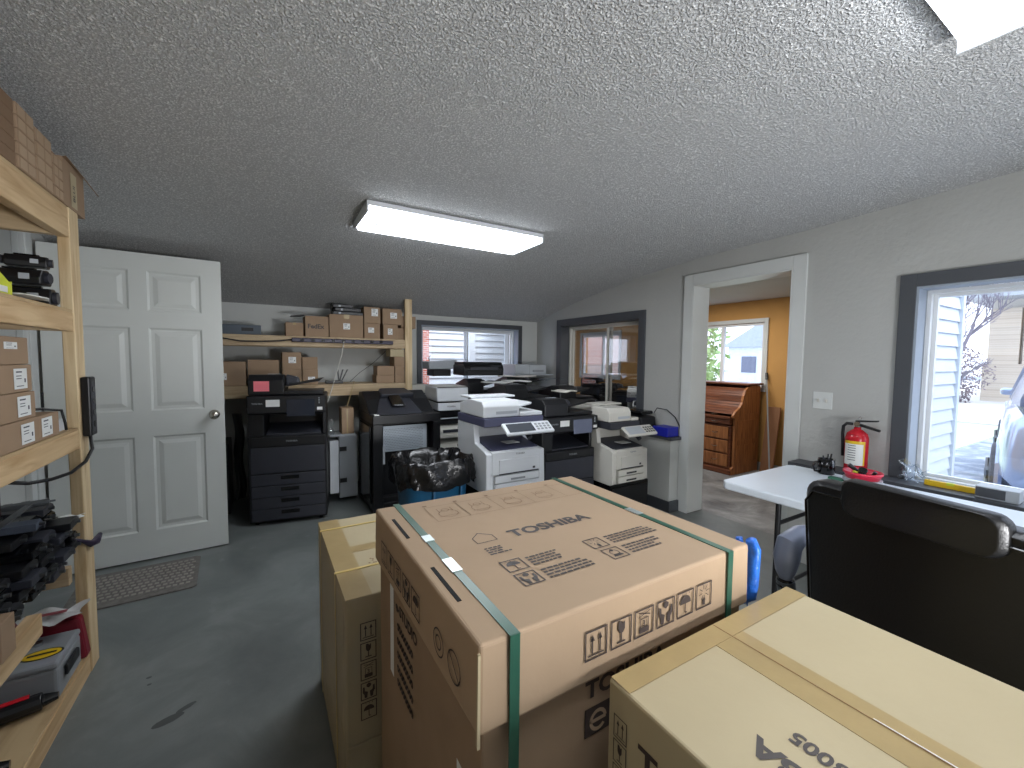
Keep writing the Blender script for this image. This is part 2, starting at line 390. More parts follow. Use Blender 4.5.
# lower thick wall (bump-out) with dark cap
mb = MB(); mb.box(3.17, XR-.001, 2.49, YF-.001, 0, .66)
mb.box(3.17, XR-.001, YB+.001, 1.49, 0, .66)
struct('wall_lower', mb, M_wallw, 'white lower wall ledge below the windows', 'wall')
struct('trim_1', MB().box(3.14, XR-.002, 2.46, YF-.002, .662, .69).box(3.14, XR-.002, YB+.002, 1.49, .662, .69), M_trimd, 'dark grey cap of the lower wall', 'trim')
struct('baseboard_right', MB().box(3.15, 3.169, 2.47, YF-.002, 0, .10).box(3.15, 3.30, 2.468, 2.488, 0, .10), M_trimd, 'dark grey baseboard', 'baseboard', bevel=.003)
# door opening casing
mb = MB(); c = .09
mb.box(XR-.02, XR-.001, DY1, DY1+c, 0, DZ+c).box(XR-.02, XR-.001, DY0-c, DY0, 0, DZ+c).box(XR-.02, XR-.001, DY0, DY1, DZ, DZ+c)
mb.box(XR-.02, XR2+.01, DY1-.012, DY1-.0005, 0, DZ).box(XR-.02, XR2+.01, DY0+.0005, DY0+.012, 0, DZ).box(XR-.02, XR2+.01, DY0+.012, DY1-.012, DZ-.012, DZ-.0005)
struct('trim_2', mb, M_trimw, 'white casing around the open doorway', 'trim', bevel=.003)

def slider(name, label, axis, pos, depth, a0, a1, z0, z1, glass, split=.5, fr=.022, frm=None, outer=True, odepth=.02, ow=.06, side=-1, jm=None):
    """dark casing + jamb + vinyl frame + two sashes. axis 'X': window lies in a y=pos wall; 'Y': in an x=pos wall."""
    e = thing(name, label, 'window'); e['kind'] = 'structure'
    def B(mb, u0, u1, w0, w1, z0_, z1_):
        return mb.box(u0, u1, w0, w1, z0_, z1_) if axis == 'X' else mb.box(w0, w1, u0, u1, z0_, z1_)
    if outer:
        m = MB(); f0 = pos+side*odepth; f1 = pos+side*.001
        ob = 0 if name == 'window_3' else ow; zb = .692 if name == 'window_3' else z0-ow
        B(m, a0-ow, a0, f0, f1, zb, z1+ow); B(m, a1, a1+ow, f0, f1, zb, z1+ow); B(m, a0, a1, f0, f1, z1, z1+ow)
        if ob: B(m, a0, a1, f0, f1, z0-ow, z0)
        m.build('casing', M_trimd, e, bevel=.003)
    m = MB(); j0 = pos+side*.015; j1 = pos-side*depth*.62; t = .012
    B(m, a0+.0005, a0+t, j0, j1, z0, z1); B(m, a1-t, a1-.0005, j0, j1, z0, z1); B(m, a0+t, a1-t, j0, j1, z1-t, z1-.0005); B(m, a0+t, a1-t, j0, j1, z0+.0005, z0+t)
    m.build('jamb', jm or M_jamb, e)
    m = MB(); v0 = j1; v1 = pos-side*depth*.98
    a, b, p, q = a0+t, a1-t, z0+t, z1-t
    B(m, a, a+fr, v0, v1, p, q); B(m, b-fr, b, v0, v1, p, q); B(m, a+fr, b-fr, v0, v1, q-fr, q); B(m, a+fr, b-fr, v0, v1, p, p+fr)
    m.build('window_frame', frm or M_vinyl, e, bevel=.003)
    mid = a+(b-a)*split; vm = (v0+v1)/2
    for k, (s0, s1) in enumerate(((a+fr, mid+.02), (mid-.02, b-fr))):
        m = MB(); w0, w1 = (v0, vm) if k == 0 else (vm, v1)
        w0, w1 = min(w0, w1)+.002, max(w0, w1)-.002; s = .02
        pp, qq = p+fr, q-fr
        B(m, s0, s0+s, w0, w1, pp, qq); B(m, s1-s, s1, w0, w1, pp, qq); B(m, s0+s, s1-s, w0, w1, qq-s, qq); B(m, s0+s, s1-s, w0, w1, pp, pp+s)
        o = m.build('sash', frm or M_vinyl, e, bevel=.002)
        g = MB(); gm = (w0+w1)/2; B(g, s0+s-.003, s1-s+.003, gm-.002, gm+.002, pp+s-.003, qq-s+.003); g.build('pane', glass, o)
    return e
slider('window_1', 'dark trimmed sliding window in the far wall looking onto white siding', 'X', YF, T, WX0, WX1, WZ0, WZ1, M_glass, split=.47, side=-1, ow=.055)
slider('window_2', 'dark trimmed interior sliding window looking into the orange room', 'Y', XR, .19, IY0, IY1, IZ0, IZ1, M_glassi, split=.45, side=-1, ow=.075, frm=M_wht2, jm=M_trimd)
slider('window_3', 'large window with black trim on the right wall by the fire extinguisher', 'Y', XR, .19, PY0, PY1, PZ0, PZ1, M_glass, split=.30, side=-1, ow=.075)

# open six panel door
def make_door():
    W, Hh, t = .89, 2.03, .036
    e = thing('door_1', 'open white six panel door standing into the room', 'door', (-1.118, 3.585, .012), math.radians(3.0)); e['kind'] = 'structure'
    mb = MB()
    cols = [(.115, .40), (.49, .775)]; rows = [(.19, .83), (1.0, 1.55), (1.66, 1.92)]
    xs = sorted({0, W, *[v for c_ in cols for v in c_]}); zs = sorted({0, Hh, *[v for r_ in rows for v in r_]})
    for side, y in ((-1, 0), (1, t)):
        for i in range(len(xs)-1):
            for j in range(len(zs)-1):
                x0, x1, z0, z1 = xs[i], xs[i+1], zs[j], zs[j+1]
                if (x0, x1) in cols and (z0, z1) in rows:
                    rings = [(0, 0), (.012, .009), (.03, .009), (.055, .0015)]
                    vs = []
                    for ins, dp in rings:
                        yy = y+(dp if side < 0 else -dp)
                        vs += [(x0+ins, yy, z0+ins), (x1-ins, yy, z0+ins), (x1-ins, yy, z1-ins), (x0+ins, yy, z1-ins)]
                    fs = []
                    for k in range(3):
                        for q in range(4): fs.append((k*4+q, k*4+(q+1) % 4, (k+1)*4+(q+1) % 4, (k+1)*4+q))
                    fs.append((12, 13, 14, 15))
                    if side > 0: fs = [tuple(reversed(f)) for f in fs]
                    mb.add(vs, fs)
                else:
                    f = (0, 1, 2, 3) if side < 0 else (3, 2, 1, 0)
                    mb.add([(x0, y, z0), (x1, y, z0), (x1, y, z1), (x0, y, z1)], [f])
    mb.add([(0, 0, 0), (W, 0, 0), (W, t, 0), (0, t, 0), (0, 0, Hh), (W, 0, Hh), (W, t, Hh), (0, t, Hh)], [(3, 2, 1, 0), (4, 5, 6, 7), (0, 4, 7, 3), (1, 2, 6, 5)])
    mb.build('door_leaf', M_door, e)
    for sgn in (-1, 1):
        y = 0 if sgn < 0 else t
        m = MB(); pr = [(.033, 0), (.031, .006), (.013, .012), (.012, .03), (.026, .042), (.03, .055), (.024, .068), (.0001, .072)]
        N = 20; vs = []; fs = []
        for r, h in pr:
            for i in range(N): vs.append((.83+r*math.cos(2*PI*i/N), y+sgn*h, .955+r*math.sin(2*PI*i/N)))
        for k in range(len(pr)-1):
            for i in range(N): fs.append((k*N+i, k*N+(i+1) % N, (k+1)*N+(i+1) % N, (k+1)*N+i))
        m.add(vs, fs); m.build('door_knob', M_nickel, e, smooth='all')
    for z in (.25, 1.05, 1.8):
        MB().box(-.016, -.001, -.004, .03, z, z+.09).build('hinge', M_dsteel, e)
make_door()
# exterior door frame in the left wall
mb = MB()
mb.box(XL+.001, XL+.02, 3.50, 3.58, 0, 2.12).box(XL+.001, XL+.012, 3.40, 3.50, 0, 2.10).box(XL+.001, XL+.03, 3.385, 3.40, 0, 2.06)
mb.box(XL+.001, XL+.02, 2.62, 2.70, 0, 2.12).box(XL+.001, XL+.02, 2.70, 3.385, 2.05, 2.12)
struct('trim_3', mb, M_trimw, 'white door frame in the left wall behind the wooden shelf', 'trim', bevel=.003)

# ------------------------------------------------------------------ room beyond the doorway (orange)
RX, RY0, RY1, RZ = 5.5, 1.36, 8.2, 2.17
struct('floor_2', MB().box(XR2, RX+.15, RY0-.12, RY1, -.1, 0), M_floor2, 'worn grey floor of the room beyond', 'floor')
struct('ceiling_2', MB().box(XR2, RX+.15, RY0-.12, RY1, RZ, RZ+.1), M_wallw, 'white ceiling of the room beyond', 'ceiling')
mb = MB(); w1 = (2.955, 4.35, 1.05, 1.885); w2 = (5.47, 6.48, 1.08, 1.86)
def wr(y0, y1, z0, z1): mb.box(RX, RX+.15, y0, y1, z0, z1)
wr(RY0, w1[0], 0, 2.3); wr(w1[0], w1[1], 0, w1[2]); wr(w1[0], w1[1], w1[3], 2.3); wr(w1[1], w2[0], 0, 2.3); wr(w2[0], w2[1], 0, w2[2]); wr(w2[0], w2[1], w2[3], 2.3); wr(w2[1], RY1, 0, 2.3)
mb.box(XR2, RX, RY1, RY1+.1, 0, 2.3)
struct('wall_beyond', mb, M_orange, 'orange painted wall of the room beyond the doorway', 'wall')
struct('baseboard_beyond', MB().box(RX-.015, RX-.001, RY0+.13, RY1-.01, 0, .09), M_wallw, 'baseboard of the orange room', 'baseboard')
# its south wall carries white siding outside
mb = MB(); mb.box(XR2, RX+.15, RY0-.10, RY0, -.3, 2.6)
struct('wall_south', mb, M_wallw, 'side wall of the orange room', 'wall')
mb = MB(); z = -.3
while z < 2.6:
    vs = [(XR2+.01, RY0-.101, z), (RX+.12, RY0-.101, z), (RX+.12, RY0-.101, z+.115), (XR2+.01, RY0-.101, z+.115), (XR2+.01, RY0-.122, z), (RX+.12, RY0-.122, z), (RX+.12, RY0-.104, z+.115), (XR2+.01, RY0-.104, z+.115)]
    mb.add(vs, [(0, 1, 5, 4), (4, 5, 6, 7), (7, 6, 2, 3), (0, 4, 7, 3), (1, 2, 6, 5)]); z += .115
mb.box(RX+.10, RX+.17, RY0-.135, RY0-.02, -.3, 2.6)
struct('wall_outside', mb, M_siding, 'white lap siding on the outside wall seen through the large window', 'wall')
def simple_window(name, label, x, y0, y1, z0, z1, split):
    e = thing(name, label, 'window'); e['kind'] = 'structure'
    m = MB(); c = .05
    m.box(x-.02, x-.001, y0-c, y0, z0-c, z1+c).box(x-.02, x-.001, y1, y1+c, z0-c, z1+c).box(x-.02, x-.001, y0, y1, z1, z1+c).box(x-.02, x-.001, y0, y1, z0-c, z0)
    m.build('casing', M_trimw, e)
    m = MB(); f = .035; a, b = x+.02, x+.07
    m.box(a, b, y0, y0+f, z0, z1).box(a, b, y1-f, y1, z0, z1).box(a, b, y0+f, y1-f, z1-f, z1).box(a, b, y0+f, y1-f, z0, z0+f)
    mid = y0+(y1-y0)*split; m.box(a, b, mid-.02, mid+.02, z0+f, z1-f); m.build('window_frame', M_vinyl, e)
    MB().box(x+.04, x+.044, y0+f, mid-.02, z0+f, z1-f).build('pane', M_glass, e)
    MB().box(x+.04, x+.044, mid+.02, y1-f, z0+f, z1-f).build('pane', M_glass, e)
simple_window('window_4', 'white framed sliding window above the roll-top desk in the orange room', RX, *w1, .415)
simple_window('window_5', 'window of the orange room seen through the interior window', RX, *w2, .45)
# light switch plate
e = thing('light_switch', 'white double light switch plate on the wall right of the doorway', 'light switch', (XR, 1.365, 1.12))
MB().box(-.006, 0, -.058, .058, -.058, .058).build('switch_plate', M_trimw, e, bevel=.002)
for y in (-.024, .024):
    MB().box(-.016, -.006, y-.006, y+.006, -.011, .011).build('toggle', M_wht2, e, bevel=.002)

# ------------------------------------------------------------------ ceiling lights
def lamp(name, label, cx, cy, L, W, zc, zb, s, sub=True):
    e = thing(name, label, 'ceiling light', (cx, cy, zb))
    h = zc-zb
    m = MB(); m.box(-L/2, L/2, -W/2, W/2, h*.55, h-.002); m.build('housing', M_wht, e, bevel=.003)
    m = MB(); m.hexa([(-L/2+.02, -W/2+.02, 0), (L/2-.02, -W/2+.02, 0), (L/2-.02, W/2-.02, 0), (-L/2+.02, W/2-.02, 0), (-L/2+.003, -W/2+.002, h*.55), (L/2-.003, -W/2+.002, h*.55), (L/2-.003, W/2-.002, h*.55), (-L/2+.003, W/2-.002, h*.55)])
    m.build('diffuser', M_lamp, e, bevel=.006)
    for sx in (-1, 1): MB().box(sx*(L/2), sx*(L/2+.008), -W/2, W/2, .002, h-.004).build('end_cap', M_wht, e)
    if sub: m = MB(); m.box(-L/2+.08, L/2-.08, -.012, .012, -.0015, .0005); m.build('seam', M_gry2, e)
    return e
M_lamp = emis('lamp_diffuser', (240, 246, 255), 7)
lamp('ceiling_light', 'glowing rectangular fluorescent light in the middle of the ceiling', 1.125, 2.68, 1.18, .42, 2.262, 2.195, 1)
M_lamp2 = M_lamp
lamp('ceiling_light', 'glowing fluorescent light in the upper right corner, nearest the camera', 1.147, .23, 1.25, .42, 2.352, 2.285, 1)

# ------------------------------------------------------------------ OUTSIDE
M_ground = floorm('asphalt_snow', (142, 150, 164), (112, 120, 136), (206, 212, 222), .8)
struct('ground', MB().box(-30, 80, -60, 60, -.42, -.3), M_ground, 'pale wet asphalt with snow patches outside', 'ground')
M_nb = mat('neighbour_siding', (236, 238, 240), .6, var=.02)
M_shadow = mat('siding_line', (150, 155, 165), .7)
mb = MB(); z = -.3
while z < 3.4:
    mb.add([(2.32, 6.5, z), (5.3, 6.5, z), (5.3, 6.53, z+.105), (2.32, 6.53, z+.105), (2.32, 6.54, z), (5.3, 6.54, z)], [(0, 1, 2, 3), (0, 4, 5, 1)]); z += .105
mb.box(2.32, 5.3, 6.54, 6.6, -.3, 3.4); mb.box(3.02, 3.14, 6.47, 6.5, -.3, 3.4); mb.box(3.72, 3.78, 6.47, 6.5, -.3, 3.4)
struct('wall_neighbour', mb, M_nb, 'white siding of the neighbouring house seen through the far window', 'wall')
M_brick = brickm('red_brick', (214, 120, 96), (196, 96, 76), (226, 214, 206), 6, .5, .2, (PI/2, 0, 0), .03)
struct('wall_brick', MB().box(.9, 2.315, 6.46, 6.62, -.3, 3.4), M_brick, 'red brick strip of the neighbouring house', 'wall')
# brick building far beyond the large window
M_cream = brickm('cream_brick', (206, 194, 178), (190, 176, 160), (222, 216, 208), 5, .5, .2, (PI/2, 0, PI/2), .02)
e = thing('brick_building', 'cream brick building across the street behind the parked car', 'building', (28, -6, -.3))
MB().box(0, 8, -14, 9.5, 0, 4.6).build('wall', M_cream, e)
MB().box(-.35, 0, 10.3, 11.2, 0, 4.1).box(-.35, 0, 9.6, 10.2, 0, 4.1).box(0, 8, 9.5, 11.2, 0, 4.6).build('pillar', M_cream, e)
MB().box(-.5, .2, 10.0, 11.3, 0, 1.7).build('plinth', M_cream, e)
MB().box(-1.6, 8.5, -14, 11.9, 4.5, 4.75).build('roof', M_gry2, e)
MB().box(-.05, 0, 7.6, 9.0, .1, 3.2).build('window', M_scrb, e)
struct('sidewalk', MB().box(17, 60, -40, 40, -.3, -.24), mat('pale_concrete', (222, 218, 214), .9), 'pale sidewalk across the street', 'ground')
M_bark = mat('grey_bark', (128, 122, 134), .9)
def bare_tree(loc, h, seed, label):
    rnd = random.Random(seed); mb = MB()
    def branch(p, d, L, r, lv):
        q = p+d*L; mb.cyl(p, q, r, r*.6, 5, caps=False)
        if lv == 0: return
        for k in range(3 if lv > 1 else 4):
            nd = (d+Vector((rnd.uniform(-.7, .7), rnd.uniform(-.7, .7), rnd.uniform(-.15, .5)))).normalized()
            branch(p+d*L*rnd.uniform(.45, 1), nd, L*rnd.uniform(.55, .8), r*.55, lv-1)
    branch(Vector((0, 0, 0)), Vector((0, 0, 1)), h*.35, h*.02, 5)
    o = mb.build('bare_tree', M_bark, loc=loc); tag(o, label, 'tree')
bare_tree((24, 5.35, -.3), 6.5, 3, 'leafless tree left of the cream brick building')
bare_tree((31, 7.4, -.3), 9, 9, 'taller leafless tree farther behind the brick building corner')
bare_tree((17.5, 4.05, -.3), 4.2, 21, 'small leafless tree directly beside the siding corner')
def bush(loc, r, h, seed, mt, label, name='shrub', leaves=900, sz=.1, group=None):
    rnd = random.Random(seed); mb = MB()
    for k in range(leaves):
        a = rnd.uniform(0, 2*PI); u = rnd.uniform(0, 1); rr = r*math.sqrt(rnd.uniform(.1, 1))*math.sin(PI*min(.95, max(.12, u)))**.6
        c = Vector((rr*math.cos(a), rr*math.sin(a), h*u)); d = Vector((rnd.uniform(-1, 1), rnd.uniform(-1, 1), rnd.uniform(-1, 1))).normalized(); e1 = d.orthogonal().normalized()*sz*.5
        mb.add([c-d*sz-e1*.3, c+e1, c+d*sz, c-e1], [(0, 1, 2, 3)])
    for k in range(14):
        a = rnd.uniform(0, 2*PI); mb.cyl((0, 0, 0), (r*.7*math.cos(a), r*.7*math.sin(a), h*rnd.uniform(.5, .95)), .02, .006, 4, m=1, caps=False)
    return tag(mb.build(name, [mt, M_bark], loc=loc), label, 'shrub' if name == 'shrub' else 'tree', group)
M_twig = mat('brown_twigs', (138, 126, 132), .9, var=.2, vscale=5)
M_leaf = mat('pale_green_leaves', (150, 176, 120), .9, var=.25, vscale=5)
bush((25.5, 6.0, -.3), 1.5, 2.6, 4, M_twig, 'low bare brown shrub at the foot of the leafless tree', leaves=2200, sz=.07)
bush((12.5, 9.6, -.3), 1.6, 4.2, 5, M_leaf, 'green tree seen through the left pane of the orange room window', 'leafy_tree', 2200, .14)
bush((15.5, 12.0, -.3), 1.6, 2.4, 8, M_leaf, 'low green shrub beyond the orange room window', 'shrub', 1800, .14)
e = thing('grey_house', 'pale grey gabled house seen beyond the orange room window', 'building', (26, 14.0, -.3))
MB().box(0, 6, -3.2, 2.2, 0, 2.6).build('wall', mat('pale_blue_siding', (206, 214, 226), .8), e)
MB().prism([(-3.5, 2.6), (2.5, 2.6), (-.5, 4.4)], 'X', -.3, 6.3).build('roof', mat('grey_shingle', (168, 176, 190), .9), e)
for y in (-2.2, .4): MB().box(-.04, 0, y, y+.9, 1, 2).build('window', M_scrb, e)
struct('lawn', MB().box(7.5, 16.8, 2.5, 20, -.3, -.27), mat('pale_lawn', (196, 206, 178), .95, var=.1, vscale=2), 'pale frosty lawn beyond the orange room', 'ground')
M_pinkb = brickm('pink_brick', (226, 196, 182), (212, 178, 164), (240, 230, 222), 4, .5, .22, (PI/2, 0, PI/2), .03)
struct('wall_pink', MB().box(8.4, 8.7, 6.5, 12.2, -.3, 4), M_pinkb, 'pale brick wall outside the orange room', 'wall')

# parked SUV
def suv():
    e = thing('parked_car', 'pale blue silver SUV parked outside the large window', 'car', (8.75, .46, -.3), math.radians(9)); e.scale = (1.12, 1.08, 1.12)
    M_car = mat('car_paint', (176, 192, 222), .2, .4, var=.02, coat=.5)
    M_tyre = mat('tyre_rubber', (84, 88, 98), .8, bump=.4, bscale=40)
    L, hw = 2.35, .93
    st = [(-2.3, .45, .95, .80), (-2.2, .35, 1.15, .88), (-1.6, .32, 1.18, .93), (-.6, .30, 1.18, .93), (.6, .30, 1.17, .93), (1.2, .32, 1.12, .93), (1.8, .34, 1.08, .90), (2.2, .38, 1.0, .84), (2.38, .5, .85, .72)]
    mb = MB(); N = 10; vs = []
    for x, zb, zt, w in st:
        ring = [(-w*.9, zb), (-w, zb+.12), (-w*1.0, (zb+zt)/2), (-w*.97, zt-.1), (-w*.86, zt), (w*.86, zt), (w*.97, zt-.1), (w, (zb+zt)/2), (w, zb+.12), (w*.9, zb)]
        vs += [(x, y, z) for y, z in ring]
    fs = [(k*N+i, (k+1)*N+i, (k+1)*N+(i+1) % N, k*N+(i+1) % N) for k in range(len(st)-1) for i in range(N)]
    fs += [tuple(range(N)), tuple(range(len(vs)-1, len(vs)-N-1, -1))]
    mb.add(vs, fs); mb.build('car_body', M_car, e, smooth=True, sub=1)
    mb = MB(); st2 = [(-2.15, 1.14, 1.2, .8, .8), (-1.9, 1.15, 1.66, .84, .66), (-1.0, 1.15, 1.74, .86, .68), (.1, 1.15, 1.72, .86, .68), (.55, 1.15, 1.58, .86, .68), (1.25, 1.12, 1.14, .84, .82)]
    vs = []
    for x, zb, zt, wb, wt in st2: vs += [(x, -wb, zb), (x, -wt, zt), (x, wt, zt), (x, wb, zb)]
    fs = [(k*4+i, (k+1)*4+i, (k+1)*4+(i+1) % 4, k*4+(i+1) % 4) for k in range(len(st2)-1) for i in range(4)]+[(0, 1, 2, 3), (23, 22, 21, 20)]
    mb.add(vs, fs); mb.build('cabin_glass', M_scrb, e, smooth=True)
    MB().hexa([(-1.8, -.68, 1.66), (.45, -.68, 1.64), (.45, .68, 1.64), (-1.8, .68, 1.66), (-1.6, -.6, 1.78), (.3, -.6, 1.76), (.3, .6, 1.76), (-1.6, .6, 1.78)]).build('roof', M_car, e, bevel=.03)
    for y in (-1, 1):
        for x in (-.75, .5):
            MB().hexa([(x, y*.84, 1.14), (x+.08, y*.84, 1.14), (x+.08, y*.87, 1.14), (x, y*.87, 1.14), (x-.1, y*.68, 1.7), (x-.02, y*.68, 1.7), (x-.02, y*.71, 1.7), (x-.1, y*.71, 1.7)]).build('pillar', M_car, e)
        MB().box(.75, .85, y*.80, y*.96, 1.10, 1.19).build('side_mirror', M_car, e, bevel=.03)
        MB().hexa([(2.05, y*.6, .78), (2.38, y*.55, .76), (2.25, y*.86, .78), (1.9, y*.92, .8), (2.05, y*.6, .92), (2.3, y*.55, .9), (2.2, y*.86, .94), (1.85, y*.92, .96)]).build('headlight', M_vinyl, e, bevel=.02)
        for x in (-1.4, 1.42):
            m = MB(); m.cyl((x, y*.96, .36), (x, y*.72, .36), .36, n=28)
            w = m.build('wheel', M_tyre, e, bevel=.03)
            m = MB(); m.cyl((x, y*.965, .36), (x, y*.955, .36), .23, n=20)
            for k in range(5):
                a = 2*PI*k/5; m.cyl((x, y*.972, .36), (x+.2*math.cos(a), y*.972, .36+.2*math.sin(a)), .025, n=6)
            m.build('rim', M_steel, w)
            MB().tube([(x+.40*math.cos(a), y*.90, .36+.40*math.sin(a)) for a in [PI*k/12 for k in range(13)]], .03, 6).build('wheel_arch', M_car, e)
suv()

# ================================================================== BIG BOXES
def box_sides(w, d, h, flapz=None, seam=True):
    mb = MB(); mb.box(0, w, 0, d, 0, h); return mb
PK = ['up', 'glass', 'stack', 'hands', 'umbrella', 'sun']
# --- the big strapped box with lid
e = thing('strapped_carton', 'large strapped cardboard carton with lid printed TOSHIBA, centre of the room', 'box', (.27, .54, 0))
LW, LD, LH = .715, .668, .95
mb = MB(); mb.box(.012, LW-.012, .012, LD-.012, .0, LH-.006)
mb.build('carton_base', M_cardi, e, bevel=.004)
mb = MB(); zt, zb = LH, LH-.145
mb.hexa([(0, 0, zb), (LW, 0, zb), (LW, LD, zb), (0, LD, zb), (.002, .002, zt), (LW-.002, .002, zt), (LW-.002, LD-.002, zt), (.002, LD-.002, zt)])
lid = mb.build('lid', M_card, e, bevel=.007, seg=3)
# side flap edge of the lid that hangs loose at the near left corner
MB().hexa([(-.003, -.003, zb-.014), (.002, -.003, zb-.014), (.002, .002, zb-.01), (-.003, .002, zb-.01), (-.001, -.001, zt-.012), (.003, -.001, zt-.012), (.003, .003, zt-.012), (-.001, .003, zt-.012)]).build('corner_flap', M_cardp, lid)
for a, b in ((.56, .425), (.263, .124)): MB().box(.020, .028, b, a, LH+.0002, LH+.0012).build('hand_slot', M_void, lid)
ik = Ink((-.27, -.54, LH), (1, 0, 0), (0, 1, 0), .0012)   # world x,y coordinates on the lid
ik.text('TOSHIBA', .516, .848, .0535, .035, sx=1.12)
ik.frame(.421, .704, .050, .048, .003); ik.pict('umbrella', .421, .704, .050, .048, False)
ik.frame(.421, .645, .048, .048, .003); ik.pict('hands', .421, .645, .048, .048, False)
ik.frame(.643, .699, .048, .048, .003); ik.pict('sun', .643, .699, .048, .048, False)
ik.frame(.647, .640, .048, .048, .003); ik.pict('person', .647, .640, .048, .048, False)
ik.scribble(.482, .745, .10, 4, .011); ik.scribble(.482, .686, .135, 4, .011); ik.scribble(.706, .742, .15, 4, .011); ik.scribble(.708, .684, .12, 4, .011)
P5 = [(.424, .855), (.424, .885), (.449, .909), (.476, .885), (.476, .855)]
for i in range(5): ik.line(P5[i], P5[(i+1) % 5], .0022)
ik.scribble(.424, .825, .055, 4, .010)
ik.build('printed_marks', M_inkg, lid)
ik = Ink((-.27, -.54, LH), (1, 0, 0), (0, 1, 0), .0012)
xs = [.392, .487, .592, .702, .822, .885]
for i in range(5):
    x0, x1 = xs[i], xs[i+1]
    ik.frame(x0, 1.025, x1-x0+.0015, .115, .0015); ik.rect(x0, 1.147, x0+.012, 1.157)
    if i < 4:
        ik.ring((x0+x1)/2, 1.07, .028, .002, 16); ik.line(((x0+x1)/2-.03, 1.055), ((x0+x1)/2+.03, 1.055), .002)
        ik.ring((x0+x1)/2, 1.098, .012, .002, 10); ik.line(((x0+x1)/2-.02, 1.085), ((x0+x1)/2-.02, 1.115), .002); ik.line(((x0+x1)/2+.02, 1.085), ((x0+x1)/2+.02, 1.115), .002)
ik.build('instruction_panels', M_inkl, lid)
ik = Ink((-.27, 0, 0), (1, 0, 0), (0, 0, 1), .0015)
for k, x in zip(PK, (.477, .539, .600, .662, .723, .785)): ik.pict(k, x, .848, .053, .055)
ik.build('handling_marks', M_ink, lid)
ik = Ink((-.27, .012, 0), (1, 0, 0), (0, 0, 1), .0012)
ik.text('TOSHIBA', .492, .765, .045, .035, sx=1.15)
ik.frame(.491, .690, .19, .055, .001); ik.rect(.491, .690, .552, .745)
ik.text('STUDIO', .560, .700, .045, .02)
ik.build('printed_marks', M_ink, e)
ik = Ink((-.27, .012, 0), (1, 0, 0), (0, 0, 1), .0018)
ik.ring(.523, .716, .021, .007, 20, a0=.1, a1=5.6); ik.rect(.503, .713, .542, .720); ik.build('round_letter', M_card, e)
# left face (faces -x): right axis is -y
ik = Ink((-.0012, 0, 0), (0, -1, 0), (0, 0, 1), .0012)   # u = -(y_world-.54)
U = lambda y: .54-y
for k, y in zip(PK[:5], (1.12, 1.055, .992, .925, .860)): ik.pict(k, U(y), .835, .054, .058)
ik.ring(U(.70), .862, .026, .003, 22); ik.ring(U(.70), .862, .014, .003, 16); ik.ring(U(.628), .862, .028, .003, 22); ik.line((U(.65), .88), (U(.606), .845), .003)
ik.build('handling_marks', M_ink, lid)
ik = Ink((.0118, 0, 0), (0, -1, 0), (0, 0, 1), .0012)
ik.text('e-STUDIO', U(1.03), .745, .038, .03)
for r in range(5): ik.text('oooooooo', U(1.02-.0*r), .700-r*.036, .036, .045, sx=.8)
ik.build('printed_marks', M_ink, e)
ik = Ink((.0118, 0, 0), (0, -1, 0), (0, 0, 1), .001); ik.rect(U(1.085), .55, U(1.052), .80); ik.build('shipping_label', M_label, e)
ik = Ink((.0118, 0, 0), (0, -1, 0), (0, 0, 1), .001); ik.rect(U(.645), .50, U(.60), .68); ik.build('shipping_label', M_label, e)
# straps
def strap(x):
    m = MB(); w = .009; t = .0015; z1 = LH+t; b = .02
    m.box(x-w, x+w, -t-.001, LD+t+.001, LH+.0005, z1+.0005)
    m.box(x-w, x+w, -t-.0025, -.0010, .02, z1); m.box(x-w, x+w, LD+.0010, LD+t+.0025, .02, z1)
    s_ = m.build('strap', M_strap, e)
    MB().box(x-w-.002, x+w+.002, .22 if x < .3 else .26, .28 if x < .3 else .31, z1, z1+.002).build('seal', M_strapm, s_)
    if x < .3: MB().box(x-w-.002, x+w+.002, .38, .415, z1, z1+.002).build('seal', M_strapm, s_)
strap(.062); strap(.632)

# --- near carton at the bottom right
e = thing('taped_carton', 'pale taped cardboard carton in the lower right corner printed 3005', 'box', (.508, -.32, 0))
FW, FD, FH = .588, .83, .83
MB().box(0, FW, 0, FD, 0, FH).build('carton', M_cardp, e, bevel=.005)
m = MB(); x0, x1 = .238, .325
m.box(x0, x1, .0, FD-.002, FH+.0003, FH+.0009); m.box(.003, FW-.003, FD-.045, FD-.002, FH+.0011, FH+.0016)
m.box(x0, x1, FD+.0003, FD+.001, FH-.12, FH-.004)
m.build('packing_tape', M_tape, e)
MB().box(.289, .2905, .0, FD-.003, FH+.0018, FH+.0022).build('flap_seam', M_core, e)
m = MB(); m.box(.2915, .2935, .0, .56, FH+.0018, FH+.0024); m.build('tape_glint', M_label, e)
# text upside down: up = -x, reading = +y
ik = Ink((-.508, .32, FH), (0, 1, 0), (-1, 0, 0), .0012)
ik.text('TOSHIBA', .314, -.616, .049, .035, 'RIGHT', 1.15); ik.text('e-STUDIO3005', .291, -.672, .034, .03, 'RIGHT', 1.05)
ik.build('printed_marks', M_inkg, e)
ik = Ink((0, .32, 0), (0, -1, 0), (0, 0, 1), .0012)
for k, z in zip(PK, (.738, .694, .65, .606, .562, .518)): ik.pict(k, -.495, z, .03, .04)
ik.text('TOSHIBA', -.44, .728, .055, .035, sx=1.1); ik.text('e-STUDIO', -.44, .655, .055, .03)
ik.build('handling_marks', M_ink, e)

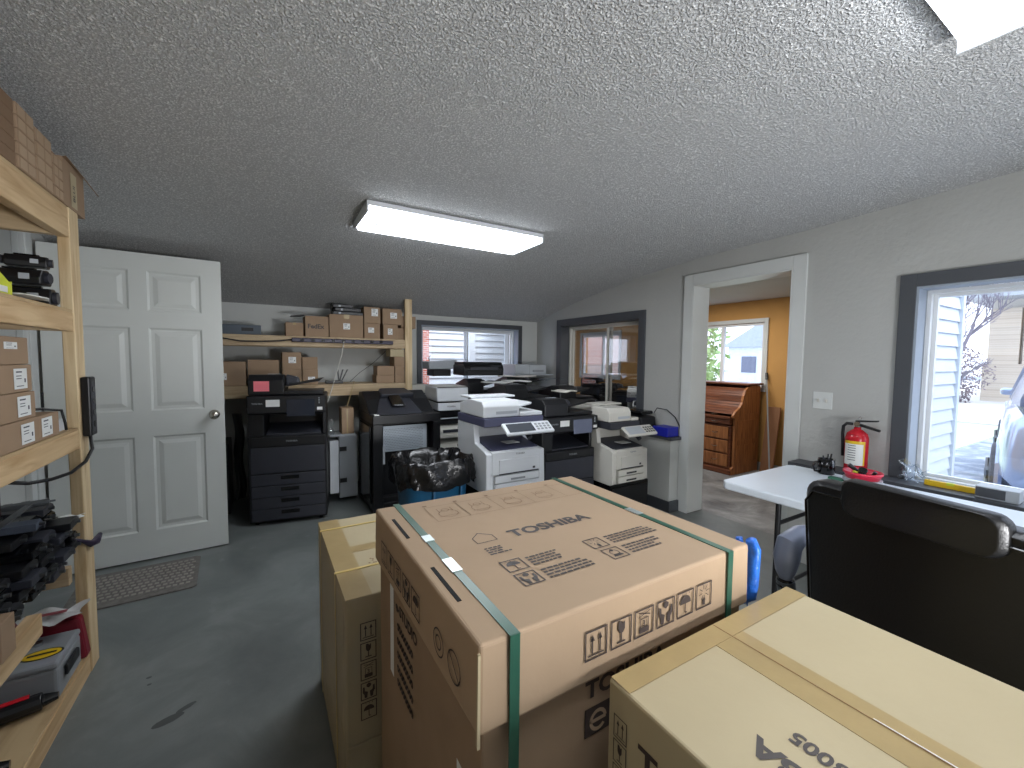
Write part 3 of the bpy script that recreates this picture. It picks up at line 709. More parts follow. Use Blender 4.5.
# --- wrapped carton behind left, two layers
e = thing('wrapped_carton', 'shrink wrapped carton with yellow bands behind the large strapped carton', 'box', (.193, 1.237, 0))
GW, GD, GH = .55, .66, .685
MB().box(0, GW, 0, GD, 0, .235).box(0, GW, 0, GD, .238, GH).build('carton', M_cardp, e, bevel=.005)
MB().box(.0, .075, -.0008, GD, GH+.0004, GH+.001).box(.075, GW, GD*.46, GD*.54, GH+.0004, GH+.001).build('packing_tape', M_tape, e)
for y in (.17, .55):
    m = MB(); m.box(-.0035, GW+.0035, y, y+.012, GH+.0015, GH+.003); m.box(-.0045, -.003, y, y+.012, .02, GH+.002); m.build('band', M_yel, e)
ik = Ink((-.193, -.0012, 0), (1, 0, 0), (0, 0, 1), .0012)
for k, z in zip(PK[:5], (.552, .491, .430, .369, .308)): ik.pict(k, .232, z, .046, .054)
ik.build('handling_marks', M_ink, e)
ik = Ink((-.193, -1.222, GH), (1, 0, 0), (0, 1, 0), .002)
for k in range(14): ik.disc(.33+random.uniform(-.03, .04), 1.43+random.uniform(-.03, .03), .004, 6)
ik.build('scuffs', M_inkl, e)
mb = MB()
mb.grid(lambda u, v: (-.009+.0025*math.sin(23*v+7*u)+.0025*math.sin(9*v-31*u), -.010+u*(GD+.02), .002+v*(GH+.003)), 26, 26)
mb.grid(lambda u, v: (-.009+u*(GW+.018), -.010+.0025*math.sin(25*v+7*u)+.0025*math.sin(11*v-27*u), .002+v*(GH+.003)), 26, 26)
mb.build('shrink_film', M_wrap, e, smooth='all')
# blue wrap hanging behind the large carton
mb = MB()
pts = [(.995, .545, .955), (1.005, .54, .93), (1.008, .545, .88), (1.012, .55, .84), (1.004, .545, .815), (.995, .56, .80)]
mb.tube([(x, y, z) for x, y, z in pts], [.012, .014, .016, .018, .014, .01], 8)
mb.tube([(.998, .575, .95), (1.004, .57, .90), (1.0, .575, .86), (1.004, .565, .82)], [.008, .01, .008, .01], 7)
mb.grid(lambda u, v: (.992+.006*math.sin(14*u+3*v), .545+.05*u, .79+.05*v+.01*math.sin(9*u)), 8, 6)
tag(mb.build('plastic_wrap', M_bluef, smooth='all'), 'bright blue plastic wrap hanging at the right corner of the large carton', 'wrap')

# ================================================================== PRINTERS
def tosh(parent, x, y, z, s, m=None, flip=False):
    ik = Ink((0, y, 0), (1, 0, 0), (0, 0, 1), .0008); ik.text('TOSHIBA', x, z, s, .03, 'CENTER', 1.1); return ik.build('maker_name', m or M_gry, parent)
def copier(label, loc, rz, w, d, k, sticky=False, sticker=False, screen=None, body=None, drawers=True, papers=False, group=None, logo=True):
    """floor standing black copier; front at y=0, back at y=d; k scales heights (1 -> 1.23 m)"""
    A = body or M_blk; Bm = M_blk2; e = thing('copier', label, 'copier', loc, rz, group); h = w/2
    for x in (-h+.05, h-.05):
        for y in (.05, d-.05): MB().cyl((x-.012, y, .022), (x+.012, y, .022), .02, n=10).build('caster', M_blkg, e)
    m = MB()
    m.box(-h, h, .012, d, .03*k, .72*k)                    # lower cabinet
    m.box(-h, -h+.20*w, .03, d, .72*k, .95*k)              # left pillar
    m.box(-h+.2*w, h, d*.62, d, .72*k, .95*k)              # rear of the output bay
    m.box(h-.05*w, h, .05, d*.62, .72*k, .95*k)
    m.build('body', A, e, bevel=.006)
    if drawers:
        m = MB().box(-h+.02, h-.012, 0, .012, .425*k, .635*k).build('front_door', Bm, e, bevel=.004)
        for i in range(4):
            z0 = (.045+.094*i)*k; z1 = z0+.088*k
            dr = MB().box(-h+.02, h-.012, -.004, .012, z0, z1).build('drawer', Bm, e, bevel=.004)
            MB().box(-.055*w/.56, .075*w/.56, -.0055, -.0035, z0+.045*k, z0+.074*k).build('drawer_handle', M_blkg, dr)
    m = MB(); m.prism([(0, .645*k), (.012, .645*k), (.012, .715*k), (0, .715*k)], 'X', -h+.03, h-.012); m.build('front_cover', A, e, bevel=.003)
    if logo: tosh(e, .05*w, -.001, .675*k, .019, M_gry)
    MB().hexa([(-h+.22*w, .05, .722*k), (h-.07*w, .05, .722*k), (h-.07*w, d*.6, .722*k), (-h+.22*w, d*.6, .722*k), (-h+.22*w, .05, .735*k), (h-.07*w, .05, .735*k), (h-.07*w, d*.6, .80*k), (-h+.22*w, d*.6, .80*k)]).build('output_tray', Bm, e)
    m = MB().box(-h, h, -.004, d, .952*k, 1.05*k).build('scanner', A, e, bevel=.008)
    # control panel
    cp = MB().hexa([(-h+.01, -.035, .915*k), (h-.005, -.035, .915*k), (h-.005, -.002, .90*k), (-h+.01, -.002, .90*k), (-h+.01, -.028, 1.045*k), (h-.005, -.028, 1.045*k), (h-.005, .0, 1.05*k), (-h+.01, .0, 1.05*k)]).build('control_panel', A, e, bevel=.004)
    MB().hexa([(-.0*w+.0, -.042, .885*k), (.36*w, -.042, .885*k), (.36*w, -.034, .885*k), (0, -.034, .885*k), (0, -.036, 1.02*k), (.36*w, -.036, 1.02*k), (.36*w, -.03, 1.02*k), (0, -.03, 1.02*k)]).build('screen', screen or M_scr, cp, bevel=.002)
    m = MB(); 
    for i in range(4): m.box(.41*w, .425*w, -.038, -.034, (.985+.014*i)*k, (.992+.014*i)*k)
    m.build('keys', M_gry2, cp)
    MB().box(.39*w, .46*w, -.0385, -.034, .93*k, .955*k).build('key_sticker', M_label, cp)
    if sticker: MB().box(-.255*w, -.085*w, -.037, -.0345, .965*k, 1.02*k).build('white_sticker', M_label, cp)
    tosh(cp, -.36*w, -.036, .985*k, .017)
    # document feeder: block at left, sloped tray at right
    df = MB().prism([(.01, 1.055*k), (d*.75, 1.055*k), (d*.75, 1.15*k), (d*.3, 1.215*k), (.06, 1.215*k), (.012, 1.17*k)], 'X', -h+.01, -.04*w).build('document_feeder', A, e, bevel=.008)
    MB().box(-.04*w, h-.02, .02, d*.8, 1.055*k, 1.085*k).build('platen_cover', A, df, bevel=.006)
    MB().hexa([(-.04*w, .07, 1.115*k), (h-.05, .07, 1.16*k), (h-.05, d*.6, 1.16*k), (-.04*w, d*.6, 1.115*k), (-.04*w, .07, 1.13*k), (h-.02, .07, 1.185*k), (h-.02, d*.6, 1.185*k), (-.04*w, d*.6, 1.13*k)]).build('feed_tray', A, df, bevel=.004)
    MB().hexa([(-.03*w, .1, 1.13*k), (.15*w, .1, 1.14*k), (.15*w, d*.5, 1.14*k), (-.03*w, d*.5, 1.13*k), (-.03*w, .12, 1.215*k), (.13*w, .12, 1.19*k), (.13*w, d*.45, 1.19*k), (-.03*w, d*.45, 1.215*k)]).build('feed_cover', M_blk2 if body is None else A, df, bevel=.01)
    MB().box(-.27*w, -.1*w, .14, .17, 1.217*k, 1.219*k).build('feeder_label', M_gry2, df)
    if sticky: MB().box(-.41*w, -.22*w, .008, .0095, 1.085*k, 1.165*k).build('pink_note', M_pink, df)
    if papers: pass
    return e
copier('black copier with a pink sticky note beside the open white door', (.178, 3.87, 0), math.radians(-9.3), .575, .42, 1.015, sticky=True, sticker=True)
copier('black copier with blue grey screen and white sticker right of the white front printer', (2.205, 2.72, 0), 0, .545, .55, .868, sticker=True, screen=M_scrb)
copier('black copier in the second row, left of the two behind the front machines', (2.29, 3.46, 0), 0, .56, .56, .93, logo=False)
copier('black copier in the second row right under the interior window', (2.90, 3.46, 0), 0, .50, .56, .91, logo=False)
copier('black copier in the back row under the left of the far window', (2.19, 4.24, 0), 0, .44, .5, .95, logo=False)
copier('black copier in the back right corner carrying a grey printer', (2.78, 4.24, 0), 0, .58, .5, .965, logo=False)

def white_mfp(label, loc, rz, w, d, H, band, stand, screen, A=None, key=M_gry, tw=1.0):
    """compact multifunction printer on a dark stand of height `stand`; total top at stand+H"""
    A = A or M_wht; e = thing('multifunction_printer', label, 'printer', loc, rz); h = w/2; s = stand; k = H/.64
    Z = lambda v: s+v*k
    # body: side walls with a sweeping front edge, open output bay
    m = MB()
    side = [(.0, 0), (d, 0), (d, .46), (.18, .46), (.16, .33), (.02, .30), (-.025, .28), (-.03, .02)]
    m.prism([(y, Z(z)) for y, z in side], 'X', -h, -h+.045)
    m.prism([(y, Z(z)) for y, z in side[:3]]+[(.2, Z(.46)), (.2, Z(.30)), (-.02, Z(.28)), (-.03, Z(.02))], 'X', h-.05, h)
    m.box(-h+.045, h-.05, 0, d, Z(0), Z(.295)); m.box(-h+.045, h-.05, d*.62, d, Z(.295), Z(.46))
    m.build('body', A, e, bevel=.006)
    fr = MB().prism([(-.03, Z(.135)), (.0, Z(.13)), (.0, Z(.30)), (-.025, Z(.285))], 'X', -h+.045, h-.05).build('front_cover', A, e, bevel=.004)
    tosh(e, .06*w, -.0295, Z(.262), .017, M_gry)
    m = MB().box(-h+.10, h-.06, -.034, -.02, Z(.14), Z(.235)).build('paper_tray', A, e, bevel=.003)
    MB().box(-h+.10, h-.06, -.0345, -.03, Z(.132), Z(.138)).build('tray_gap', M_blk2, e)
    for i, (a, b) in enumerate(((.075, .125), (.015, .068))):
        t = MB().box(-h+.07, h-.055, -.034, -.001, Z(a), Z(b)).build('paper_tray', A, e, bevel=.003)
        MB().box(-.05, .07, -.0355, -.033, Z(a+.012), Z(a+.026)).build('tray_handle', key, t)
    MB().box(h-.11, h-.09, -.0355, -.033, Z(.15), Z(.165)).build('indicator', M_blk2, e)
    MB().hexa([(-h+.05, -.01, Z(.298)), (h-.055, -.01, Z(.298)), (h-.055, d*.6, Z(.298)), (-h+.05, d*.6, Z(.298)), (-h+.05, -.01, Z(.304)), (h-.055, -.01, Z(.304)), (h-.055, d*.6, Z(.35)), (-h+.05, d*.6, Z(.35))]).build('output_tray', band, e)
    MB().box(-.05, .06, .03, .12, Z(.33), Z(.334)).build('paper_slip', M_label, e)
    MB().box(-h-.002, -h+2*h*tw+.002, .0, d, Z(.462), Z(.52)).build('scanner_band', band, e, bevel=.004)
    df = MB().prism([(.02, Z(.523)), (d*.92, Z(.523)), (d*.92, Z(.60)), (d*.5, Z(.64)), (.05, Z(.635)), (.02, Z(.60))], 'X', -h, .10*w).build('document_feeder', A, e, bevel=.008)
    MB().box(-h+.1, .06*w, .0175, .0205, Z(.545), Z(.565)).build('feeder_grip', M_gry2, df)
    MB().box(.10*w, -h+2*h*tw, .01, d*.95, Z(.523), Z(.55)).build('platen_cover', A, df, bevel=.005)
    MB().hexa([(.10*w, .06, Z(.575)), ((.36-.5*(1-tw)*2)*w, .06, Z(.60)), ((.36-.5*(1-tw)*2)*w, d*.7, Z(.60)), (.10*w, d*.7, Z(.575)), (.10*w, .06, Z(.59)), ((.37-.5*(1-tw)*2)*w, .06, Z(.615)), ((.37-.5*(1-tw)*2)*w, d*.7, Z(.615)), (.10*w, d*.7, Z(.59))]).build('feed_tray', A, df, bevel=.003)
    MB().box(-h, .28*w, d*.5, d*.9, Z(.642), Z(.655)).build('rear_flap', A, df, bevel=.004)
    # tilted panel
    q = MB().box(-.205*w/.5, .205*w/.5, -.012, .012, -.058, .058).build('control_panel', A, e, bevel=.010, loc=(.14*w+.01, -.055, Z(.445))); q.rotation_euler.x = math.radians(-56)
    MB().box(-.18*w/.5, .04*w/.5, -.0145, -.0115, -.042, .042).build('screen', screen, q, bevel=.001)
    m = MB()
    for i in range(4):
        for j in range(3): m.box(.06*w/.5+i*.034*w/.5, .08*w/.5+i*.034*w/.5, -.0145, -.0115, -.035+.025*j, -.02+.025*j)
    m.build('keys', key, q)
    MB().cyl((.17*w+.02, -.04, Z(.43)-.06), (.17*w+.02, .0, Z(.43)-.03), .02, n=10).build('panel_arm', M_blk2, e)
    return e
def stand_box(label, loc, w, d, h, m=M_void):
    e = thing('black_cabinet', label, 'cabinet', loc)
    MB().box(-w/2, w/2, 0, d, 0, h).build('cabinet_body', m, e, bevel=.004)
    MB().box(-w/2+.02, w/2-.02, -.012, -.001, .03, h-.03).build('cabinet_door', M_blk, e, bevel=.003)
    return e
white_mfp('white multifunction printer with tilted touch panel behind the strapped carton', (1.562, 2.56, 0), 0, .49, .46, .655, M_purp, .432, M_scrg)
stand_box('black cabinet under the white printer with the tilted touch panel', (1.555, 2.57, 0), .46, .42, .43)
white_mfp('off white multifunction printer beside the white ledge wall', (2.712, 2.56, 0), 0, .425, .42, .655, M_blk2, .322, M_gry2, A=M_wht2, key=M_dsteel, tw=.80)
stand_box('black cabinet under the off white printer beside the ledge wall', (2.74, 2.56, 0), .46, .42, .32, M_blkg)

def desk_printer(label, loc, rz, w, d, h, A, B=M_blk2, cat='printer', name='desktop_printer', group=None, lidc=None):
    e = thing(name, label, cat, loc, rz, group); x = w/2
    m = MB(); m.prism([(0, 0), (d, 0), (d, h*.72), (d*.92, h*.8), (.02, h*.8), (-.01, h*.5)], 'X', -x, x); m.build('body', A, e, bevel=.01)
    MB().prism([(.01, h*.805), (d*.9, h*.805), (d*.86, h), (.05, h)], 'X', -x+.004, x-.004).build('scanner_lid', lidc or A, e, bevel=.008)
    t = MB().box(-x+.04, x-.04, -.018, .0, h*.06, h*.3).build('paper_tray', A, e, bevel=.004)
    MB().box(-x+.08, x-.08, -.012, -.002, h*.42, h*.62).build('output_slot', B, e)
    MB().box(x*.3, x*.85, -.008, .0, h*.66, h*.76).build('control_panel', B, e, bevel=.002)
    return e
# left stack of white machines between the black printer and the white front printer
e = thing('storage_cart', 'dark low cart under the stack of white printers', 'cart', (1.66, 3.93, 0))
MB().box(-.20, .22, 0, .46, .26, .30).build('top_board', M_blk, e)
for x in (-.18, .20):
    for y in (.03, .43): MB().box(x-.015, x+.015, y-.015, y+.015, 0, .26).build('leg', M_blk, e)
desk_printer('small white printer at the bottom of the white printer stack', (1.66, 3.95, .301), 0, .38, .42, .27, M_wht2)
desk_printer('flat white printer in the middle of the white printer stack', (1.66, 3.94, .573), 0, .37, .42, .145, M_wht2)
e = thing('black_tray_unit', 'flat black paper tray unit in the white printer stack', 'tray', (1.67, 3.94, .72))
MB().box(-.18, .2, 0, .42, 0, .055).box(-.18, .2, .1, .42, .055, .118).build('tray_housing', M_blk, e, bevel=.005)
MB().box(-.14, .16, -.02, .02, .055, .062).build('tray_lip', M_gry2, e)
e = thing('multifunction_printer', 'boxy white printer with black seam on top of the white printer stack', 'printer', (1.665, 3.94, .856), math.radians(-4))
MB().prism([(-.01, 0), (.45, 0), (.45, .08), (.0, .08)], 'X', -.16, .17).build('body', M_wht, e, bevel=.008)
tosh(e, -.02, -.009, .035, .02, M_gry)
MB().box(-.162, .172, -.005, .46, .0805, .09).build('black_seam', M_blk, e)
fd = MB().prism([(.0, .0905), (.47, .0905), (.45, .235), (.02, .235)], 'X', -.165, .17).build('document_feeder', M_wht, e, bevel=.012)
MB().box(-.15, .155, .03, .44, .2352, .241).build('feeder_lid', M_wht2, fd, bevel=.003)
MB().box(-.158, .163, .012, .018, .232, .238).build('lid_seam', M_blk, fd)
MB().hexa([(.175, .02, .02), (.26, .02, .06), (.26, .3, .06), (.175, .3, .02), (.175, .02, .03), (.265, .02, .085), (.265, .3, .085), (.175, .3, .03)]).build('side_tray', M_gry2, e)
desk_printer('low white printer behind the boxy white printer near the shelf post', (1.53, 4.47, .86), 0, .25, .33, .225, M_wht2)
e = thing('storage_cart', 'dark cart under the low white printer near the shelf post', 'cart', (1.56, 4.44, 0))
MB().box(-.16, .12, 0, .39, .80, .855).build('top_board', M_blk, e)
for x in (-.14, .10):
    for y in (.03, .37): MB().box(x-.015, x+.015, y-.015, y+.015, 0, .80).build('leg', M_blk, e)
# machines on top of the back row, against the window
TB = 1.085+.0
desk_printer('black desktop printer standing in front of the far window', (2.19, 4.28, 1.19), math.radians(-2), .50, .34, .155, M_blk)
e = thing('document_scanner', 'grey scanner with raised feeder left in front of the far window', 'scanner', (1.80, 4.63, 1.174))
MB().box(-.09, .13, 0, .22, 0, .08).build('base', M_blk, e, bevel=.006)
MB().hexa([(-.14, -.01, .082), (.2, -.01, .082), (.2, .24, .082), (-.14, .24, .082), (-.15, -.02, .17), (.2, -.02, .19), (.2, .24, .19), (-.15, .24, .17)]).build('feeder', M_gry2, e, bevel=.01)
MB().tube([(-.13, .02, .18), (-.15, -.01, .21), (-.13, -.02, .24)], .005).build('lever', M_gry, e)
e = thing('desktop_printer', 'pale grey printer in the far right corner on the back copier', 'printer', (2.93, 4.42, 1.192))
MB().box(-.24, -.03, .0, .33, 0, .125).box(-.03, .23, .0, .30, .0, .12).build('body', M_gry2, e, bevel=.01)
MB().box(.02, .18, -.012, 0, .03, .055).build('paper_slot', M_gry, e)
MB().box(-.26, .30, -.05, .32, -.012, -.0005).build('base_tray', M_gry2, e)
MB().cyl((.26, .1, 0), (.26, .1, .06), .02, n=10).build('knob', M_gry, e)
def sheet(label, pts, m, cat='papers', name='paper_stack', th=.012, bump=.012, parent=None, seed=1):
    rnd = random.Random(seed); (x0, y0), (x1, y1), z = pts
    a, b = rnd.random()*6, rnd.random()*6
    mb = MB(); mb.grid(lambda u, v: (x0+(x1-x0)*u+.01*math.sin(5*v+a), y0+(y1-y0)*v+.01*math.sin(6*u+b), z+.003+th+bump*abs(math.sin(3*u+a))*(1-v*.4)), 10, 8)
    o = mb.build(name, m, smooth='all', solid=th)
    return tag(o, label, cat)
sheet('crumpled white papers on the left of the second row copier', ((2.03, 3.80), (2.28, 4.05), 1.11), M_label, seed=3)
sheet('curved white paper on top of the second row copier feeder', ((2.30, 3.84), (2.55, 4.1), 1.12), M_label, seed=5)
sheet('flat white cover lying before the black desktop printer at the window', ((2.33, 4.02), (2.72, 4.22), 1.165), M_wht2, 'cover', 'printer_cover', seed=8)
sheet('clear plastic sheet draped over the back right copier', ((2.80, 3.95), (3.12, 4.22), 1.13), M_clear, 'plastic sheet', 'plastic_sheet', th=.004, bump=.03, seed=9)
sheet('white tray lying on the black copier left of the interior window', ((2.30, 2.95), (2.45, 3.15), 1.075), M_wht2, 'tray', 'white_tray', seed=11)
# white parts piled right of the P4 copier
e = thing('paper_tray_stack', 'pile of white printer trays leaning beside the black front copier', 'tray', (2.72, 3.02, 0))
MB().box(-.19, .25, 0, .36, .0, .80).build('lower_unit', M_blk, e, bevel=.006)
for i, (a, b, z0, z1) in enumerate(((-.18, .30, .802, .85), (-.17, .20, .852, .90), (-.21, .16, .902, .93))):
    MB().box(a, b, .01*i, .34, z0, z1).build('tray', M_wht2, e, bevel=.006)

# the big black laser printer with open front
e = thing('laser_printer', 'large black laser printer cabinet with its front open beside the blue bin', 'printer', (.815, 3.68, 0))
W, D = .615, .60
m = MB()
m.box(0, .085, 0, D, .03, .80).box(W-.07, W, 0, D, .03, .80).box(.085, W-.07, .12, D, .03, .80).box(.085, W-.07, 0, .12, .03, .10).box(.085, W-.07, .03, .12, .10, .14)
m.box(0, W, 0, D, .80, .875)
m.build('body', M_blk, e, bevel=.006)
MB().box(.10, .50, .055, .06, .545, .775).build('metal_plate', M_perf, e, bevel=.002)
m = MB()
for i in range(26):
    for j in range(13):
        cx = .115+i*.0135+(j % 2)*.0067; cz = .565+j*.0150
        m.add([(cx-.0035, .0545, cz), (cx, .0545, cz-.0035), (cx+.0035, .0545, cz), (cx, .0545, cz+.0035)], [(0, 1, 2, 3)])
tag(m.build('vent_holes', M_dsteel, e), kind='stuff')
MB().box(.088, .112, .04, .06, .44, .60).build('latch_plate', M_gry2, e, bevel=.002)
# sloped top with centre recess
tp = MB().prism([(.12, .877), (D, .877), (D, 1.05), (.46, 1.06), (.30, .99)], 'X', .0, .60).build('top_cover', M_blk, e, bevel=.012)
MB().hexa([(.06, .04, .878), (.46, .04, .878), (.46, .20, .885), (.06, .20, .885), (.05, .05, .884), (.45, .05, .884), (.41, .30, 1.002), (.13, .30, 1.002)]).build('output_slope', M_blk2, tp, bevel=.004)
MB().hexa([(.20, .13, .94), (.32, .13, .94), (.32, .29, 1.008), (.20, .29, 1.008), (.20, .13, .955), (.32, .13, .955), (.31, .29, 1.03), (.21, .29, 1.03)]).build('centre_recess', M_blkg, tp, bevel=.004)
MB().hexa([(.14, .32, 1.0), (.46, .32, 1.0), (.44, .5, 1.062), (.16, .5, 1.062), (.14, .30, 1.04), (.46, .30, 1.04), (.42, .5, 1.085), (.18, .5, 1.085)]).build('raised_hood', M_blk2, tp, bevel=.01)
tosh(tp, .26, .128, .945, .018)
MB().box(.02, .06, .02, .08, .876, .884).build('sticker', M_label, e)
MB().box(-.02, -.001, .05, .5, .1, .78).build('side_panel', M_blkg, e, bevel=.004)
# grey narrow unit between the copiers
e = thing('paper_finisher', 'grey narrow finisher unit between the two left black machines', 'finisher', (.65, 4.18, 0))
MB().box(-.035, .13, 0, .24, .05, .64).build('housing', M_gry, e, bevel=.006)
MB().box(-.115, -.038, .005, .2, .10, .60).build('white_panel', M_wht, e, bevel=.004)
for z in (.20, .50): MB().box(-.03, .03, -.014, -.001, z, z+.04).build('latch', M_blk, e)
MB().box(-.11, .12, .0, .24, .641, .655).build('top_plate', M_gry2, e)
e = thing('cardboard_box', 'upright brown carton standing on the grey finisher unit', 'box', (.695, 4.20, .656))
MB().box(-.05, .06, 0, .16, 0, .245).build('carton', M_cardi, e, bevel=.003)
MB().box(-.006, .006, -.001, 0, 0, .24).build('tape', M_tape, e)
mb = MB(); mb.grid(lambda u, v: (.50+.07*u+.008*math.sin(9*v), 4.17+.01*math.sin(15*u+8*v), .66+.16*v*(1-.3*abs(u-.5))), 10, 10)
tag(mb.build('plastic_bag', M_clear, smooth='all'), 'crumpled clear plastic bag beside the upright brown carton', 'bag')
# dark coat-like bundle left of the copier
mb = MB(); mb.grid(lambda u, v: (-.20+.012*math.sin(10*v)+.05*u, 4.24+.05*math.sin(2.2*u+v*3), .15+.75*v), 8, 14)
tag(mb.build('hanging_cable_bundle', M_blk, smooth='all', solid=.03), 'dark bundle of cables behind the open door beside the copier', 'cables')

# ---------------- blue bin with liner
e = thing('rubbish_bin', 'blue plastic bin lined with a black bag', 'bin', (1.015, 2.78, 0))
m = MB(); N = 40
def sq(r, t, p=3.2):
    c, s_ = math.cos(t), math.sin(t); return r*math.copysign(abs(c)**(2/p), c), .92*r*math.copysign(abs(s_)**(2/p), s_)
prf = [(.17, .005), (.195, .03), (.228, .60), (.247, .62), (.250, .65), (.228, .655), (.19, .04)]
vs = []
for r, z in prf:
    for i in range(N): x, y = sq(r, 2*PI*i/N); vs.append((x, y, z))
fs = [(k*N+i, k*N+(i+1) % N, (k+1)*N+(i+1) % N, (k+1)*N+i) for k in range(len(prf)-1) for i in range(N)]+[tuple(range(N-1, -1, -1)), tuple(range((len(prf)-1)*N, len(prf)*N))]
m.add(vs, fs); m.build('bin_shell', M_blue, e, smooth=True)
m = MB()
for x in (-.07, .12): m.box(x, x+.012, -.226, -.200, .1, .56)
m.build('rib', M_blue, e)
m = MB(); rnd = random.Random(4); pr = [(.262, .535), (.268, .56), (.264, .60), (.266, .665), (.25, .70), (.235, .705), (.20, .64), (.17, .56), (.10, .48), (.001, .46)]
vs = []; N = 72
for k, (r, z) in enumerate(pr):
    for i in range(N):
        t = 2*PI*i/N; j = .012*math.sin(11*t+k)+.009*math.sin(23*t+2*k)+rnd.uniform(-.006, .006); x, y = sq(max(.001, r*1.02+(j*.8 if r > .05 else 0)), t, 3.2)
        vs.append((x, y, z+(rnd.uniform(-.007, .007)+.008*math.sin(7*t+k) if k < 9 else 0)+(.02*math.sin(5*t) if k == 0 else 0)))
fs = [(k*N+i, k*N+(i+1) % N, (k+1)*N+(i+1) % N, (k+1)*N+i) for k in range(len(pr)-1) for i in range(N)]
m.add(vs, fs); m.build('black_liner', M_bag, e, smooth='all')

# ---------------- items on the ledge by the doorway
e = thing('label_printer', 'black machine with a yellow sticker on the ledge under the interior window', 'device', (3.16, 2.90, .691), 0)
MB().hexa([(-.10, -.16, 0), (.12, -.16, 0), (.12, .16, 0), (-.10, .16, 0), (-.09, -.15, .15), (.11, -.15, .15), (.11, .14, .17), (-.09, .14, .17)]).build('body', M_blk, e, bevel=.012)
MB().box(-.06, .10, -.13, .1, .172, .205).build('lid', M_blkg, e, bevel=.012)
MB().cyl((-.108, .06, .07), (-.099, .06, .071), .02, n=12).build('yellow_sticker', M_yell, e)
e = thing('blue_box', 'small deep blue box on the end of the ledge beside the doorway', 'box', (3.175, 2.58, .691))
MB().box(-.05, .10, -.09, .08, 0, .085).build('carton', M_dblue, e, bevel=.004)
mb = MB(); mb.tube([(3.22, 2.73, .88), (3.24, 2.71, .93), (3.27, 2.62, .92), (3.285, 2.54, .86), (3.293, 2.495, .78), (3.293, 2.48, .70)], .005, 6)
tag(mb.build('extension_cable', M_blk, smooth='all'), 'thin black cord looping above the blue box on the ledge', 'cord')
# machines in the orange room, seen through the interior window
copier('dark copier in the orange room seen through the interior window', (4.70, 5.15, 0), math.radians(-50), .56, .5, .90, logo=False)
copier('dark copier farther right in the orange room behind the interior window', (4.42, 4.42, 0), math.radians(-50), .5, .4, .86, logo=False)
white_mfp('white and blue printer in the orange room seen through the interior window', (4.10, 3.72, 0), math.radians(-50), .30, .34, .62, M_purp, .40, M_scr)
stand_box('dark cabinet under the white and blue printer in the orange room', (4.10, 3.72, 0), .24, .22, .398)
for o in bpy.data.objects:
    if o.name.startswith('black_cabinet') and abs(o.location.x-4.10) < .01: o.rotation_euler.z = math.radians(-50)

# ================================================================== LABELLED CARTONS
def carton(label, x0, x1, y0, y1, z0, z1, m=None, face='-Y', lab=None, group=None, tape=True, name='cardboard_box', rz=0, words=None):
    """closed small carton; lab = (u0,u1,v0,v1) fractions of a white label on the viewer's face"""
    w, d, h = x1-x0, y1-y0, z1-z0
    e = thing(name, label, 'box', (x0, y0, z0), rz, group)
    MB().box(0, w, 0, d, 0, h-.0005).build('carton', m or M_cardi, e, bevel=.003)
    if face == '-Y': o, u, uw = (0, -.001, 0), (1, 0, 0), w
    else: o, u, uw = (w+.001, 0, 0), (0, 1, 0), d
    if tape:
        if face == '-Y': MB().box(w*.42, w*.58, -.0008, d, h*.82, h+.0003).build('tape', M_tape, e)
        else: MB().box(0, w+.0008, d*.42, d*.58, h*.86, h+.0003).build('tape', M_tape, e)
    if lab:
        a, b, c_, dd = lab
        ik = Ink(o, u, (0, 0, 1), .0008); ik.rect(a*uw, c_*h, b*uw, dd*h); q = ik.build('white_label', M_label, e)
        ik = Ink(o, u, (0, 0, 1), .0016); LW_, LH_ = (b-a)*uw, (dd-c_)*h
        ik.rect(a*uw+LW_*.15, c_*h+LH_*.80, a*uw+LW_*.6, c_*h+LH_*.87)
        for r in range(2): ik.rect(a*uw+LW_*.15, c_*h+LH_*(.62-.13*r), a*uw+LW_*.55, c_*h+LH_*(.66-.13*r))
        ik.rect(a*uw+LW_*.15, c_*h+LH_*.12, a*uw+LW_*.7, c_*h+LH_*.16); ik.rect(a*uw+LW_*.75, c_*h+LH_*.3, a*uw+LW_*.86, c_*h+LH_*.5)
        ik.build('label_print', M_labelk, q)
    if words:
        ik = Ink(o, u, (0, 0, 1), .0012)
        for t, fx, fz, sz in words: ik.text(t, fx*uw, fz*h, sz, .03)
        ik.build('printed_words', M_inkg, e)
    return e

# ================================================================== LEFT WOODEN SHELF
e = thing('storage_shelf', 'raw pine storage shelf along the left wall in front of the open door', 'shelf', (0, 0, 0))
SX0, SX1, SY0, SY1 = -1.13, -.70, .35, 2.44
for x in (SX1, SX0):
    for y in (SY1, SY0-.10): MB().box(x, x+.04, y, y+.10, 0, 1.983).build('post', M_pinez, e, bevel=.004)
lev = [(.0, .085), (.42, .495), (.985, 1.062), (1.475, 1.553), (1.858, 1.972)]
for z0, z1 in lev:
    MB().box(SX1-.001, SX1+.037, SY0, 2.02 if z0 == .42 else SY1-.001, z0, z1).build('rail', M_pine, e, bevel=.003)
    MB().box(SX0+.002, SX0+.04, SY0, SY1-.001, z0, z1).build('rail', M_pine, e, bevel=.003)
    MB().box(SX0+.041, SX1-.002, SY1-.05, SY1-.012, z0, z1).build('cross_rail', M_pinex, e, bevel=.003)
    MB().box(SX0+.001, SX1+(-.10 if z0 == .42 else .034), SY0, SY1-.002, z1+.0005, z1+.012).build('shelf_board', M_ply, e)
ZT = 1.986
